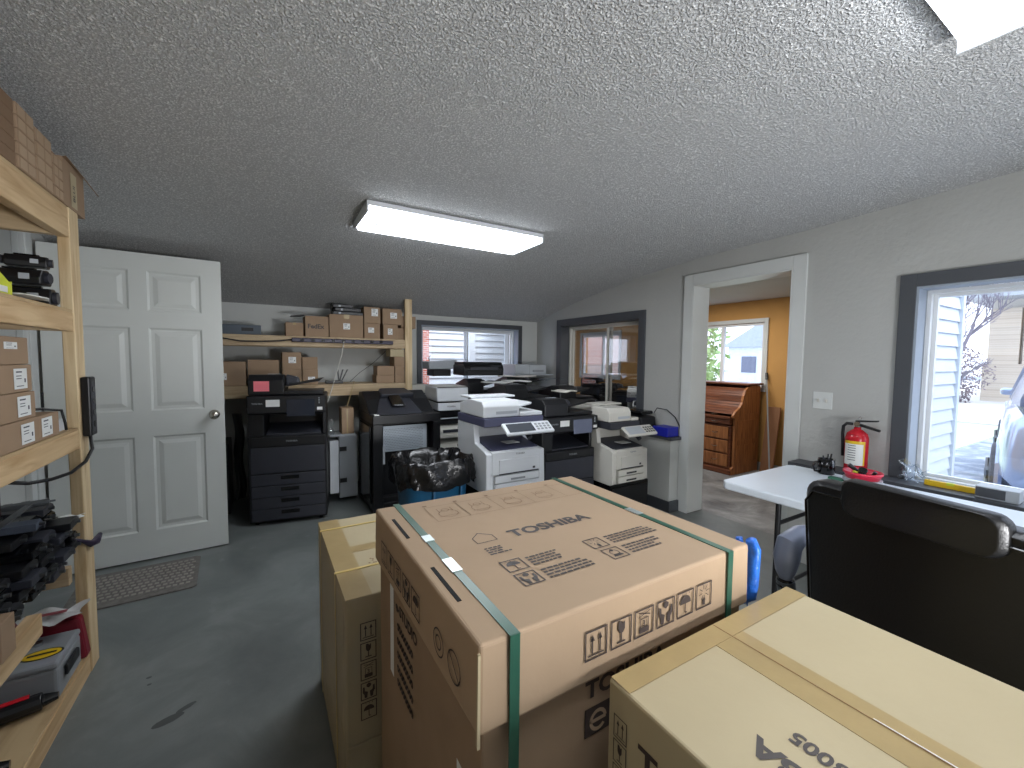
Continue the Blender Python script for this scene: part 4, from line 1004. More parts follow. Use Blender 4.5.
# top level: stacks of flat cartons
cols = [(2.03, 2.16, 5, .042), (2.165, 2.30, 4, .048), (2.305, 2.40, 4, .040)]
bx = [('nearest the camera', 'near stack on the top shelf'), ('middle', 'middle stack on the top shelf'), ('far', 'far stack on the top shelf')]
pos = {0: 'lowest', 1: 'second up', 2: 'third up', 3: 'fourth up', 4: 'topmost'}
for ci, (y0, y1, nn, hh) in enumerate(cols):
    for k in range(nn):
        nm = pos[k] if k < nn-1 else 'topmost'
        lb_ = 'flat brown carton, %s of the %s' % (nm, bx[ci][1])
        q = carton(lb_, -1.038, -.660, y0, y1-.003, ZT+k*hh, ZT+(k+1)*hh-.001, m=M_cardi, face='+X', tape=False, group='flat brown cartons on the top left shelf')
        MB().box(.3782, .3788, .01, (y1-y0)*.5-.006, .004, hh-.004).build('side_flap', M_card, q)
        MB().box(.3782, .3788, (y1-y0)*.5+.004, (y1-y0)-.012, .004, hh-.004).build('side_flap', M_card, q)
for k in range(5):
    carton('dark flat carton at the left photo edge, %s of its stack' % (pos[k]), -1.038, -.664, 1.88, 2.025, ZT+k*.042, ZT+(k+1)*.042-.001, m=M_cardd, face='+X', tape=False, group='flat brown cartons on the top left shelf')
e = thing('open_carton', 'open brown carton with a long flap above the front shelf post', 'box', (-1.038, 2.405, ZT))
m = MB(); w, d, h, t = .375, .235, .185, .004
m.box(0, w, 0, d, 0, t).box(0, w, 0, t, t, h).box(0, w, d-t, d, t, h).box(0, t, t, d-t, t, h).box(w-t, w, t, d-t, t, h)
m.build('carton', M_cardi, e)
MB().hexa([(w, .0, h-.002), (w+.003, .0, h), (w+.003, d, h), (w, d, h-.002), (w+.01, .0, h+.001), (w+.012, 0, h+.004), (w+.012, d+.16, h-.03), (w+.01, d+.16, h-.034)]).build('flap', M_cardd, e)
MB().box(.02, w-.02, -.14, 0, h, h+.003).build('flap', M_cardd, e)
ik = Ink((w+.001, 0, 0), (0, 1, 0), (0, 0, 1), .0008); ik.rect(.075, .01, .14, .15); q = ik.build('tape', M_cardp, e)
ik = Ink((w+.001, 0, 0), (0, 0, 1), (0, -1, 0), .0016); ik.text('BLUI', .035, -.118, .034, .02); ik.build('printed_words', M_inkg, q)

# second level: toner drums, lime card
def drum(label, x, y, z, rz=0, L=.28, s=1, cat='toner cartridge', mt=None):
    e = thing('toner_cartridge', label, cat, (x, y, z), rz, 'black toner cartridges on the left shelf')
    m = MB(); m.prism([(-.045*s, .0), (.04*s, .0), (.05*s, .02*s), (.05*s, .05*s), (.02*s, .07*s), (-.03*s, .065*s), (-.05*s, .03*s)], 'X', -L/2, L/2); m.build('housing', mt or M_blk, e, bevel=.004)
    for sx in (-1, 1): MB().cyl((sx*L/2, 0, .033*s), (sx*(L/2+.012), 0, .033*s), .024*s, n=12).build('end_gear', M_blk2, e)
    MB().box(-L*.3, L*.3, -.012, .012, .067*s, .075*s).build('grip', M_blkg, e, bevel=.002)
    MB().box(L*.1, L*.3, -.0515*s, -.0495*s, .02*s, .045*s).build('sticker', M_gry2, e)
    return e
Z2 = 1.566
drum('black toner cartridge at the bottom of the stack beside the shelf post', -.765, 2.345, Z2, .08, .15, 1.0)
drum('black toner cartridge in the middle of the stack beside the shelf post', -.775, 2.34, Z2+.078, -.1, .145, .85)
drum('black toner cartridge on top of the stack beside the shelf post', -.755, 2.345, Z2+.145, .15, .11, .65)
drum('black toner cartridge lying left of the toner stack', -.935, 2.34, Z2, -.1, .13, .8)
drum('black toner cartridge lying flat behind the lime green card', -.93, 2.18, Z2, .4, .16, .7)
e = thing('lime_box', 'lime green open box at the left edge of the second shelf', 'box', (-.78, 1.96, Z2))
MB().box(-.05, .07, 0, .004, 0, .10).box(-.05, .07, .12, .124, 0, .055).box(-.05, -.046, .004, .12, 0, .10).hexa([(.066, .004, 0), (.07, .004, 0), (.07, .12, 0), (.066, .12, 0), (.066, .004, .10), (.07, .004, .10), (.07, .12, .045), (.066, .12, .045)]).box(-.046, .066, .004, .12, 0, .003).build('box_walls', M_lime, e)
MB().box(.0705, .0715, .02, .09, .015, .035).build('white_label', M_label, e)
sheet('folded white bag lying at the edge of the second shelf', ((-.82, 2.13), (-.665, 2.26), Z2), M_label, 'bag', 'plastic_bag', th=.004, bump=.016, seed=2)

# third level: labelled cartons in a stack
Z3 = 1.075
hs = [0, .100, .200, .300]
rowname = ['bottom', 'second', 'third', 'top']
for k in range(4):
    carton('labelled carton, %s of the stack on the middle left shelf' % ['lowest', 'second up', 'third up', 'topmost'][k], -1.00, -.668-.004*k, 1.80, 2.092-.004*k, Z3+.0905*k, Z3+.0905*(k+1)-.001, face='+X', lab=(.55, .86, .12, .86) if k < 3 else (.42, .72, .55, .80), group='labelled cartons on the left shelf', tape=False)
carton('small brown labelled carton standing alone at the end of the middle left shelf', -.95, -.672, 2.10, 2.275, Z3, Z3+.088, face='+X', lab=(.12, .62, .12, .88), group='labelled cartons on the left shelf', tape=False)
e = thing('power_adapter', 'white power adapter brick behind the small carton on the middle left shelf', 'adapter', (-.73, 2.36, Z3))
MB().box(-.10, .045, -.055, .04, 0, .045).build('housing', M_wht, e, bevel=.006)
MB().box(-.06, .0, -.05, .0, .0455, .056).build('clip', M_blk, e, bevel=.003)
mb = MB(); mb.tube([(-.80, 2.12, Z3+.095), (-.78, 2.2, Z3+.10), (-.72, 2.27, Z3+.098), (-.68, 2.33, Z3+.085), (-.672, 2.335, Z3+.03), (-.672, 2.34, Z3+.005)], .005, 6)
tag(mb.build('adapter_cord', M_blk, smooth='all'), 'short black cord lying over the small labelled carton', 'cord')
e = thing('power_strip', 'black power supply bar fixed to the front post of the left shelf', 'power strip', (-.659, 2.462, 1.03))
MB().box(0, .03, 0, .075, 0, .255).build('housing', M_blk, e, bevel=.006)
MB().box(.0301, .0315, .012, .063, .02, .235).build('front_panel', M_blk2, e, bevel=.002)
for i in range(4): MB().cyl((.0315, .0375, .05+.05*i), (.033, .0375, .05+.05*i), .014, n=12).build('socket', M_blkg, e)
mb = MB(); mb.tube([(-.645, 2.50, 1.032), (-.64, 2.50, .97), (-.65, 2.45, .925), (-.665, 2.34, .905), (-.68, 2.20, .915), (-.705, 2.1, .93), (-.78, 2.08, .95)], .0065, 7)
tag(mb.build('extension_cable', M_blk, smooth='all'), 'black cord curving from the bar on the post under the shelf rail', 'cord')

# fourth level : pile of black printer parts
Z4 = .508; rnd = random.Random(12)
M_parts = [M_blk, M_blk2, M_blkg, M_blk, M_steel]
lv = 0
def part_piece(label, x, y, z, L, W_, H_, rz, mt, rx=0):
    e = thing('printer_part', label, 'printer part', (x, y, z), rz, 'black printer parts piled on the left shelf'); e.rotation_euler.x = rx
    MB().prism([(-W_/2, 0), (W_/2, 0), (W_/2*.9, H_*.6), (W_/2*.4, H_), (-W_/2, H_*.8)], 'X', -L/2, L/2).build('housing', mt, e, bevel=.003)
    m = MB()
    for i in range(7): m.box(-L*.42+i*L*.12, -L*.42+i*L*.12+L*.06, W_*.2, W_*.46, H_*.55, H_*.95)
    m.build('ribs', M_blkg if mt != M_blkg else M_blk2, e)
    MB().cyl((-L/2, 0, H_*.5), (L/2+.015, 0, H_*.5), H_*.2, n=8).build('shaft', M_steel, e)
    return e
words4 = ['first', 'second', 'third', 'fourth', 'fifth', 'sixth', 'seventh', 'eighth', 'ninth', 'tenth', 'eleventh', 'twelfth', 'thirteenth', 'fourteenth']
k = 0
for layer in range(8):
    z = Z4+.002+layer*.036
    ys = [1.86, 2.0, 2.14, 2.28, 2.375] if layer < 5 else ([2.06, 2.19, 2.32] if layer < 7 else [2.16, 2.30])
    for c_, yy in enumerate(ys):
        part_piece('long black printer part lying in the pile on the low left shelf', -.895+.02*rnd.uniform(-1, 1)-.012*max(0, 2-layer), yy+rnd.uniform(-.006, .006), z, .44-(.06 if layer > 5 else 0), .118 if c_ < 4 else .07, .034, rnd.uniform(-.05, .05), M_parts[(layer*2+c_*3) % 4]); k += 1
part_piece('grey metal rail lying across the pile of black printer parts', -.88, 2.22, Z4+.300, .36, .04, .02, .25, M_steel)
part_piece('slate coloured printer part on top of the pile of printer parts', -.87, 2.08, Z4+.262, .38, .07, .03, .06, mat('slate_plastic', (70, 78, 92), .35))
e = thing('metal_bar', 'bent grey metal bar sticking up over the pile of black printer parts', 'bar', (-.74, 1.83, .82))
MB().hexa([(0, 0, 0), (.02, 0, 0), (.02, .34, .01), (0, .34, .01), (0, 0, .006), (.02, 0, .006), (.02, .34, .016), (0, .34, .016)]).build('bar', M_steel, e)
sheet('small white card poking out of the pile of printer parts', ((-.72, 2.38), (-.655, 2.43), .70), M_label, 'card', 'white_card', th=.002, bump=.004, seed=4)
carton('brown carton at the left photo edge on the low shelf', -.76, -.64, 1.70, 1.78, Z4, Z4+.115, face='+X', tape=False)
mb = MB(); mb.tube([(-.69, 2.36, .63), (-.66, 2.42, .59), (-.645, 2.45, .565), (-.64, 2.49, .56), (-.635, 2.53, .578)], [.006, .008, .014, .016, .008], 8)
tag(mb.build('dark_cable', mat('dark_violet_plastic', (48, 40, 62), .4), smooth='all'), 'dark violet cable end looped round the front post', 'cable')
# dark red thing between levels (machine under the middle shelf)
e = thing('dark_machine', 'dark machine under the middle left shelf', 'machine', (-1.05, 1.60, .835))
MB().box(0, .30, 0, .45, 0, .10).build('housing', mat('dark_maroon', (48, 26, 26), .5), e, bevel=.01)
MB().box(.05, .25, .05, .4, .101, .125).build('cover', M_blk, e, bevel=.01)

# bottom level
Z5 = .098
e = thing('tool_case', 'grey tool case with a yellow oval badge on the bottom left shelf', 'tool case', (-1.05, 2.135, Z5))
MB().box(0, .38, 0, .235, 0, .12).build('case_body', M_gry, e, bevel=.01)
ld = MB().box(-.002, .382, -.003, .237, .121, .145).build('case_lid', M_gry, e, bevel=.01)
for dz, rx_, ry_, mt_, nm_ in ((.0012, .060, .036, M_blk, 'oval_badge'), (.0020, .054, .030, M_yell, 'oval_face')):
    ik = Ink((0, 0, .145), (1, 0, 0), (0, 1, 0), dz); ik.poly([(.315+rx_*math.cos(2*PI*i/24), .085+ry_*math.sin(2*PI*i/24)) for i in range(24)]); ik.build(nm_, mt_, ld)
ik = Ink((0, 0, .145), (1, 0, 0), (0, 1, 0), .0028); ik.rect(.275, .079, .355, .091); ik.build('badge_word', M_blk, ld)
MB().box(.383, .393, .05, .17, .06, .10).build('case_handle', M_blk, e, bevel=.004)
e = thing('red_tool_case', 'dark red plastic case on the bottom shelf behind the grey tool case', 'tool case', (-1.05, 2.376, Z5))
MB().hexa([(0, 0, 0), (.395, 0, 0), (.395, .06, 0), (0, .06, 0), (.02, .004, .18), (.375, .004, .18), (.375, .056, .18), (.02, .056, .18)]).build('case_body', M_dred, e, bevel=.012)
MB().box(.03, .365, .006, .052, .181, .20).build('case_lid', M_dred, e, bevel=.008)
e = thing('clear_bag', 'clear plastic bag with a dark red printed header lying on the red case', 'bag', (-.86, 2.30, Z5+.205))
mb = MB(); mb.grid(lambda u, v: (.02+.18*u+.01*math.sin(9*v), .13*v+.01*math.sin(8*u), .006+.02*abs(math.sin(5*u+3*v))), 12, 10); mb.build('bag_film', mat('cloudy_film', (196, 196, 196), .25), e, smooth='all')
ik = Ink((.03, .02, .032), (1, 0, 0), (0, 1, 0), .0008); ik.rect(.03, .02, .13, .045); ik.build('bag_header', M_dred, e)
for i, (L, r) in enumerate(((.16, .006),)):
    e = thing('wrench', 'chrome wrench lying on the grey tool case', 'wrench', (-.84, 2.26, Z5+.152), .5)
    MB().box(-L/2, L/2, -.006, .006, -.0035, .0035).build('shaft', M_chrome, e, bevel=.002)
    MB().cyl((L/2, 0, -.006), (L/2, 0, .006), .014, n=10).build('head', M_chrome, e)
mb = MB(); mb.tube([(-.95+.055*math.cos(t)*(1+.1*math.sin(9*t)), 2.22+.04*math.sin(t), Z5+.158+.01*math.sin(3*t)) for t in [i*.35 for i in range(36)]], .006, 6)
tag(mb.build('coiled_cable', M_blk, smooth='all'), 'coiled black cable on the grey tool case', 'cable')
def power_tool(label, loc, rz, c2):
    e = thing('power_tool', label, 'power tool', loc, rz)
    MB().cyl((-.10, 0, .035), (.06, 0, .035), .032, .030, 12).build('motor_body', M_blk, e, bevel=.004)
    MB().cyl((.062, 0, .035), (.10, 0, .035), .022, .012, 12).build('chuck', M_blkg, e)
    MB().box(-.09, -.045, -.13, -.025, .012, .055).build('handle', M_blk, e, bevel=.01)
    MB().box(-.11, -.02, -.185, -.132, .0, .07).build('battery', M_blk2, e, bevel=.006)
    MB().box(-.06, .03, -.012, .012, .0665, .0695).build('name_plate', c2, e, bevel=.003)
    return e
power_tool('black and red power tool on the bottom shelf in front of the tool case', (-.76, 2.09, Z5), .2, M_red)
power_tool('black power tool with a white sticker at the bottom shelf edge', (-.78, 1.80, Z5), .15, M_label)
power_tool('black power tool nearest the left photo edge on the bottom shelf', (-1.0, 2.0, Z5), .2, M_steel)
mb = MB(); mb.tube([(-.93+.06*math.cos(t), 1.68+.05*math.sin(t), Z5+.01+.002*t) for t in [i*.4 for i in range(40)]], .007, 6)
tag(mb.build('coiled_cable', M_blk2, smooth='all'), 'coiled dark cable lying on the bottom shelf boards', 'cable')
for i, c_ in enumerate((M_dblue, M_cardd)):
    e = thing('flat_package', ['blue and white flat package along the bottom shelf rail', 'brown patterned flat package at the photo bottom left corner'][i], 'package', (-.725-.17*i, 1.42+.02*i, Z5), 0)
    MB().box(0, .05+.09*i, 0, .30-.05*i, 0, .02).build('package', c_, e, bevel=.004)
    MB().box(.015, .022, .01, .22, .0202, .021).build('stripe', M_label, e)

# ================================================================== FAR WALL SHELF
e = thing('storage_shelf', 'long pine shelf against the far wall left of the window', 'shelf', (0, 4.40, 0))
FX0, FX1 = -.90, 1.315
for x in (FX1, FX0-.04):
    for y in (0, .36): MB().box(x, x+.075 if x > 0 else x+.04, y, y+.04, 0, (2.0 if y == 0 else 1.9)).build('post', M_pinez, e, bevel=.003)
for z0, z1 in ((1.478, 1.562), (1.005, 1.105)):
    MB().box(FX0, FX1-.001, 0, .038, z0, z1).build('rail', M_pinex, e, bevel=.003)
    MB().box(FX0, FX1-.001, .362, .40, z0, z1).build('rail', M_pinex, e, bevel=.003)
    MB().box(FX0, FX1-.001, .0, .40, z1+.0005, z1+.012).build('shelf_board', M_pinex, e)
SZ1, SZ2 = 1.576, 1.119
GT = 'cartons on the upper far shelf'; GL = 'cartons on the lower far shelf'
y0 = 4.425
carton('small plain carton with a pale tape, leftmost on the upper far shelf', .205, .352, y0, y0+.2, SZ1, SZ1+.125, group=GT)
MB_ = carton('carton printed FedEx on the upper far shelf', .368, .572, y0, y0+.25, SZ1, SZ1+.195, group=GT, tape=False, words=[('FedEx', .1, .40, .058)])
mb = MB(); mb.hexa([(.25, y0+.02, SZ1+.185), (.36, y0+.02, SZ1+.198), (.36, y0+.15, SZ1+.198), (.25, y0+.15, SZ1+.185), (.25, y0+.02, SZ1+.19), (.37, y0+.02, SZ1+.204), (.37, y0+.15, SZ1+.204), (.25, y0+.15, SZ1+.19)])
tag(mb.build('dark_folder', M_blk), 'thin dark folder sticking out left of the carton printed FedEx', 'folder')
carton('wide carton with white label carrying black cartridges on the upper far shelf', .580, .895, y0, y0+.28, SZ1, SZ1+.225, lab=(.40, .60, .36, .62), group=GT, m=M_cardi)
for i, (a, b, z) in enumerate(((.62, .90, .227), (.64, .88, .262), (.62, .80, .297))):
    q = thing('toner_cartridge', ['lowest black cartridge on the wide carton of the far shelf', 'middle black cartridge on the wide carton of the far shelf', 'topmost black cartridge on the wide carton of the far shelf'][i], 'toner cartridge', (a, y0+.03, SZ1+z), 0, 'cartridges on the wide carton')
    MB().prism([(0, 0), (.12, 0), (.12, .02), (.08, .033), (0, .03)], 'X', 0, b-a).build('housing', M_blk, q, bevel=.003)
    MB().box(.05, .07, -.002, 0, .005, .025).build('clip', M_gry2, q)
e = thing('black_hopper', 'black angular cartridge standing left on the wide carton of the far shelf', 'toner cartridge', (.63, y0+.16, SZ1+.228))
MB().hexa([(0, 0, 0), (.08, 0, 0), (.08, .1, 0), (0, .1, 0), (-.01, 0, .12), (.06, 0, .09), (.06, .1, .09), (-.01, .1, .12)]).build('housing', M_blk, e, bevel=.004)
carton('labelled carton, lower of the left pair on the upper far shelf', .905, 1.060, y0, y0+.2, SZ1, SZ1+.152, lab=(.25, .62, .38, .72), group=GT, m=M_cardi, tape=False)
carton('labelled carton, upper of the left pair on the upper far shelf', .905, 1.065, y0, y0+.2, SZ1+.153, SZ1+.318, lab=(.45, .85, .45, .9), group=GT, tape=False)
carton('labelled carton, lower of the pair next to the post on the upper far shelf', 1.095, 1.245, y0, y0+.2, SZ1, SZ1+.15, lab=(.3, .62, .3, .72), group=GT, tape=False)
carton('labelled carton, upper of the pair next to the post on the upper far shelf', 1.088, 1.285, y0, y0+.2, SZ1+.151, SZ1+.315, lab=(.4, .75, .38, .75), group=GT, tape=False)
carton('narrow stack carton directly behind the post, lower, upper far shelf', 1.25, 1.40, y0+.04, y0+.2, SZ1, SZ1+.12, group=GT, tape=False)
carton('narrow carton directly behind the post, upper, upper far shelf', 1.29, 1.45, y0+.04, y0+.2, SZ1+.122, SZ1+.25, group=GT, tape=False)
# left part
e = thing('grey_device', 'slate grey boxy device at the left end of the upper far shelf', 'device', (-.42, 4.44, SZ1))
MB().box(0, .43, 0, .28, 0, .085).build('housing', mat('slate_case', (72, 82, 92), .4), e, bevel=.005)
for x in (.05, .28): MB().box(x, x+.09, -.003, 0, .03, .06).build('vent', M_blk, e)
carton('labelled carton at the left end of the lower far shelf', -.36, -.115, y0, y0+.25, SZ2, SZ2+.215, lab=(.25, .42, .25, .52), group=GL, tape=False)
carton('torn labelled carton, second from the left on the lower far shelf', -.10, .145, y0, y0+.25, SZ2, SZ2+.232, lab=(.45, .75, .18, .34), group=GL, tape=False)
carton('labelled carton, lower of the third stack on the lower far shelf', .172, .330, y0, y0+.2, SZ2, SZ2+.147, lab=(.4, .75, .25, .55), group=GL, tape=False)
carton('labelled carton, upper of the third stack on the lower far shelf', .172, .330, y0, y0+.2, SZ2+.148, SZ2+.305, lab=(.32, .72, .35, .72), group=GL, tape=False)
carton('labelled carton, lower of the fourth stack on the lower far shelf', .338, .472, y0, y0+.2, SZ2, SZ2+.147, lab=(.35, .8, .3, .5), group=GL, tape=False)
carton('plain carton, upper of the fourth stack on the lower far shelf', .338, .470, y0, y0+.18, SZ2+.148, SZ2+.262, group=GL, tape=False)
for i, (a, b, z0, z1, w_) in enumerate(((1.02, 1.205, 0, .082, 'lower left'), (1.03, 1.205, .083, .178, 'upper left'), (1.213, 1.31, 0, .082, 'lower right'), (1.213, 1.31, .083, .175, 'middle right'))):
    carton('small carton, %s of the pile beside the post on the lower far shelf' % w_, a, b, y0, y0+.18, SZ2+z0, SZ2+z1, group=GL, tape=False)
carton('small carton, third up in the pile beside the post on the lower far shelf', 1.205, 1.31, y0, y0+.18, SZ2+.176, SZ2+.275, group=GL, tape=False)
carton('pale small carton on top of the pile beside the post on the lower far shelf', 1.165, 1.31, y0, y0+.18, SZ2+.276, SZ2+.352, m=M_cardp, group=GL, tape=False)
e = thing('wifi_router', 'black router with upright antennas on the lower far shelf', 'router', (.60, 4.50, SZ2))
MB().box(-.05, .11, 0, .10, 0, .028).build('housing', M_blk, e, bevel=.004)
for x, dx in ((.08, .03), (.10, .055), (.07, -.01)): MB().hexa([(x, .05, .028), (x+.014, .05, .028), (x+.014, .06, .028), (x, .06, .028), (x+dx, .05, .14), (x+dx+.014, .05, .14), (x+dx+.014, .06, .14), (x+dx, .06, .14)]).build('antenna', M_blk, e)
e = thing('power_strip', 'long dark power strip fixed along the upper rail of the far shelf', 'power strip', (.25, 4.362, 1.520))
m_ = M_dstrip = mat('dark_violet_strip', (44, 38, 62), .4)
MB().hexa([(0, 0, 0), (.93, 0, -.004), (.93, .036, -.004), (0, .036, 0), (0, 0, .038), (.93, 0, .034), (.93, .036, .034), (0, .036, .038)]).build('housing', m_, e, bevel=.006)
for i in range(9): MB().box(.07+i*.09, .10+i*.09, -.002, 0, .008, .028).build('socket', M_blkg, e)
mb = MB(); mb.tube([(.25, 4.385, 1.54), (.15, 4.375, 1.525), (0, 4.375, 1.515), (-.15, 4.375, 1.515), (-.3, 4.375, 1.54), (-.5, 4.375, 1.56)], .006, 6)
tag(mb.build('extension_cable', M_blk, smooth='all'), 'black cord running left from the dark power strip on the far shelf rail', 'cord')
mb = MB(); mb.tube([(.70, 4.355, 1.54), (.68, 4.35, 1.42), (.62, 4.35, 1.2), (.56, 4.35, 1.0), (.50, 4.36, .85)], .004, 6)
tag(mb.build('thin_cable', M_wht2, smooth='all'), 'pale cable hanging down from the power strip on the far shelf', 'cable')
mb = MB(); mb.tube([(.79, 4.36, 1.15), (.75, 4.35, 1.0), (.70, 4.35, .85), (.69, 4.35, .7)], .004, 6)
tag(mb.build('thin_cable', M_tape, smooth='all'), 'pale cable hanging from the lower rail of the far shelf', 'cable')
mb = MB(); mb.tube([(1.17, 4.655, 1.45), (1.05, 4.66, 1.33), (.9, 4.66, 1.22), (.8, 4.64, 1.13)], .003, 5)
tag(mb.build('thin_cable', M_blk, smooth='all'), 'thin dark cable behind the router on the lower far shelf', 'cable')
# dark things stored under the far shelf
for i, (x, w_, h_, lb_) in enumerate(((-.75, .5, .62, 'dark machine stored under the far shelf behind the door'), (.0, .0, 0, ''))):
    if w_: 
        e = thing('stored_machine', lb_, 'machine', (x, 4.35, 0)); MB().box(0, w_, 0, .4, 0, h_).build('housing', M_blk, e, bevel=.01); MB().box(.04, w_-.04, -.01, 0, .1, h_*.8).build('front_panel', M_blkg, e, bevel=.004)

# ================================================================== FLOOR MAT
e = thing('door_mat', 'worn grey and beige striped mat on the floor before the open door', 'mat', (-.655, 3.27, 0), math.radians(3))
mb = MB(); mb.prism([(-.30+.02, -.235), (.265, -.235), (.285, -.215), (.285, .215), (.265, .235), (-.30+.02, .235), (-.30, .215), (-.30, -.215)], 'Z', 0.001, .009); mb.build('mat_base', M_mat1, e)
m = MB()
for r in range(9):
    yy = -.17+r*.042
    for c_ in range(17): m.box(-.265+c_*.031+(r % 2)*.012, -.265+c_*.031+.02+(r % 2)*.012, yy, yy+.018, .009, .0125)
m.build('mat_pattern', M_mat2, e)
M_stain = mat('dark_floor_stain', (72, 76, 76), .5, var=.2)
mb = MB()
for cx, cy, r1, r2, a in ((-.28, 2.0, .035, .012, .5), (-.33, 1.96, .05, .02, .3), (-.44, 2.27, .010, .007, 0), (-.43, 2.22, .008, .006, 0)):
    mb.add([(cx+r1*math.cos(2*PI*i/14)*math.cos(a)-r2*math.sin(2*PI*i/14)*math.sin(a)*(1+.3*math.sin(3*i)), cy+r1*math.cos(2*PI*i/14)*math.sin(a)+r2*math.sin(2*PI*i/14)*math.cos(a), .0012) for i in range(14)], [tuple(range(14))])
o = struct('floor_stain', mb, M_stain, 'dark stains on the grey floor')

# ================================================================== RIGHT SIDE: table, chair and small things
ZT2 = .70
e = thing('folding_table', 'white plastic folding table along the right wall', 'table', (2.62, .15, 0))
TX0, TX1, TY0, TY1 = -.37, .40, -.62, 1.27
MB().prism([(TX0+.03, TY0), (TX1-.03, TY0), (TX1, TY0+.03), (TX1, TY1-.03), (TX1-.03, TY1), (TX0+.03, TY1), (TX0, TY1-.03), (TX0, TY0+.03)], 'Z', ZT2-.045, ZT2).build('tabletop', M_tab, e, bevel=.008, seg=3)
for y, s_ in ((TY1-.27, 1), (TY0+.25, -1)):
    for x in (-.27, .31):
        MB().tube([(x, y, .012), (x, y, .40), (x, y+.0*s_, ZT2-.05)], .0135, 10).build('leg', M_dsteel, e, smooth=True)
        MB().cyl((x, y, 0), (x, y, .02), .018, n=10).build('foot', M_blk, e)
    MB().tube([(-.27, y, .16), (.31, y, .16)], .011, 8).build('cross_bar', M_dsteel, e, smooth=True)
    MB().tube([(-.27, y, .52), (.31, y, .52)], .011, 8).build('cross_bar', M_dsteel, e, smooth=True)
    MB().tube([(.02, y, .52), (.02, y-.28*s_, ZT2-.05)], .010, 8).build('brace', M_dsteel, e, smooth=True)
# mug with pens
e = thing('mug', 'black mug holding pens at the wall edge of the white table', 'mug', (2.955, 1.185, ZT2+.0005))
MB().lathe([(.038, 0), (.044, .004), (.045, .092), (.042, .092), (.040, .01), (.001, .008)], n=24).build('cup', M_blkg, e, smooth='all')
MB().tube([(-.040, .016, .078), (-.064, .034, .075), (-.074, .040, .048), (-.064, .034, .020), (-.041, .016, .016)], .006, 8).build('handle', M_blkg, e, smooth='all')
for i, (dx, dy, h_, mt) in enumerate(((.012, -.01, .125, M_blk), (-.008, .008, .112, M_blk2), (.02, .004, .118, M_blk), (-.012, -.012, .105, M_steel))):
    o = MB().cyl((2.955+dx*.4, 1.185+dy*.4, ZT2+.012), (2.955+dx*1.7, 1.185+dy*1.7, ZT2+h_), .0045, n=8).build('pen', mt)
    tag(o, ['black pen leaning right in the black mug', 'dark pen at the back of the black mug', 'black marker at the right rim of the black mug', 'grey pen in the black mug'][i], 'pen', 'pens in the black mug')
# fire extinguisher
e = thing('fire_extinguisher', 'red fire extinguisher with yellow bordered label by the black window frame', 'fire extinguisher', (3.225, 1.135, .691))
MB().lathe([(.055, 0), (.060, .008), (.060, .215), (.052, .245), (.030, .265), (.018, .272), (.018, .285), (.0001, .285)], n=28).build('cylinder', M_red, e, smooth='all')
def arc_label(r, a0, a1, z0, z1, nm, m, par):
    mb = MB(); mb.grid(lambda u, v: (r*math.cos(a0+(a1-a0)*u), r*math.sin(a0+(a1-a0)*u), z0+(z1-z0)*v), 14, 1); return mb.build(nm, m, par, smooth=True)
ac = math.atan2(-1.135, -3.225)
lb = arc_label(.0606, ac-1.15, ac+.75, .05, .20, 'label_border', M_yell, e)
arc_label(.0611, ac-1.15, ac+.58, .05, .182, 'label_face', M_label, lb)
m = MB()
for i in range(7): m.grid(lambda u, v, i=i: (.0616*math.cos(ac-.75+.7*u), .0616*math.sin(ac-.75+.7*u), .08+.015*i+.004*v), 8, 1)
m.build('label_print', M_labelk, lb)
MB().cyl((0, 0, .285), (0, 0, .315), .014, n=12).cyl((-.02, 0, .302), (.02, 0, .302), .010, n=10).build('valve', M_chrome, e)
MB().cyl((-.03, -.006, .305), (-.018, -.004, .305), .016, n=14).build('gauge', M_chrome, e)
MB().hexa([(-.01, -.10, .328), (-.01, .01, .314), (.016, .01, .314), (.016, -.10, .328), (-.01, -.10, .336), (-.01, .01, .326), (.016, .01, .326), (.016, -.10, .336)]).build('lever', M_dsteel, e)
MB().hexa([(-.01, -.11, .268), (-.01, .01, .296), (.016, .01, .296), (.016, -.11, .268), (-.01, -.11, .281), (-.01, .01, .310), (.016, .01, .310), (.016, -.11, .281)]).build('carry_handle', M_dsteel, e)
MB().tube([(0, .0, .335), (0, -.01, .352), (0, -.018, .338)], .0025, 6).build('safety_pin', M_chrome, e)
MB().tube([(-.01, .02, .302), (-.02, .05, .303), (-.022, .066, .285), (-.018, .070, .24), (-.01, .069, .16), (-.002, .070, .09)], .0095, 8).build('hose', M_blk, e, smooth='all')
# bowl of tools
e = thing('plastic_bowl', 'round pinkish red plastic bowl of tools on the table before the extinguisher', 'bowl', (2.90, .985, ZT2+.0005))
MB().lathe([(.055, 0), (.064, .004), (.084, .055), (.090, .058), (.090, .070), (.085, .070), (.080, .058), (.058, .008), (.001, .008)], n=32).build('bowl_shell', M_redp, e, smooth='all')
MB().lathe([(.0885, .012), (.0885, .030)], n=32).build('clear_base', M_gry2, e, smooth=True)
def hand_tool(label, a, b, r, m1, m2, name='screwdriver'):
    e = thing(name, label, 'tool', (0, 0, 0), 0, 'tools in the red bowl'); a, b = Vector(a), Vector(b); c_ = a.lerp(b, .5)
    MB().cyl(a, c_, r*.3, n=8).build('shaft', m2, e); MB().cyl(c_, b, r*.8, r, 10).build('handle', m1, e, bevel=.002)
    return e
B0 = Vector((2.90, .985, ZT2))
hand_tool('black handled tool with pale end leaning left in the red bowl', B0+Vector((.02, -.01, .035)), B0+Vector((-.02, .06, .098)), .013, M_blk, M_chrome)
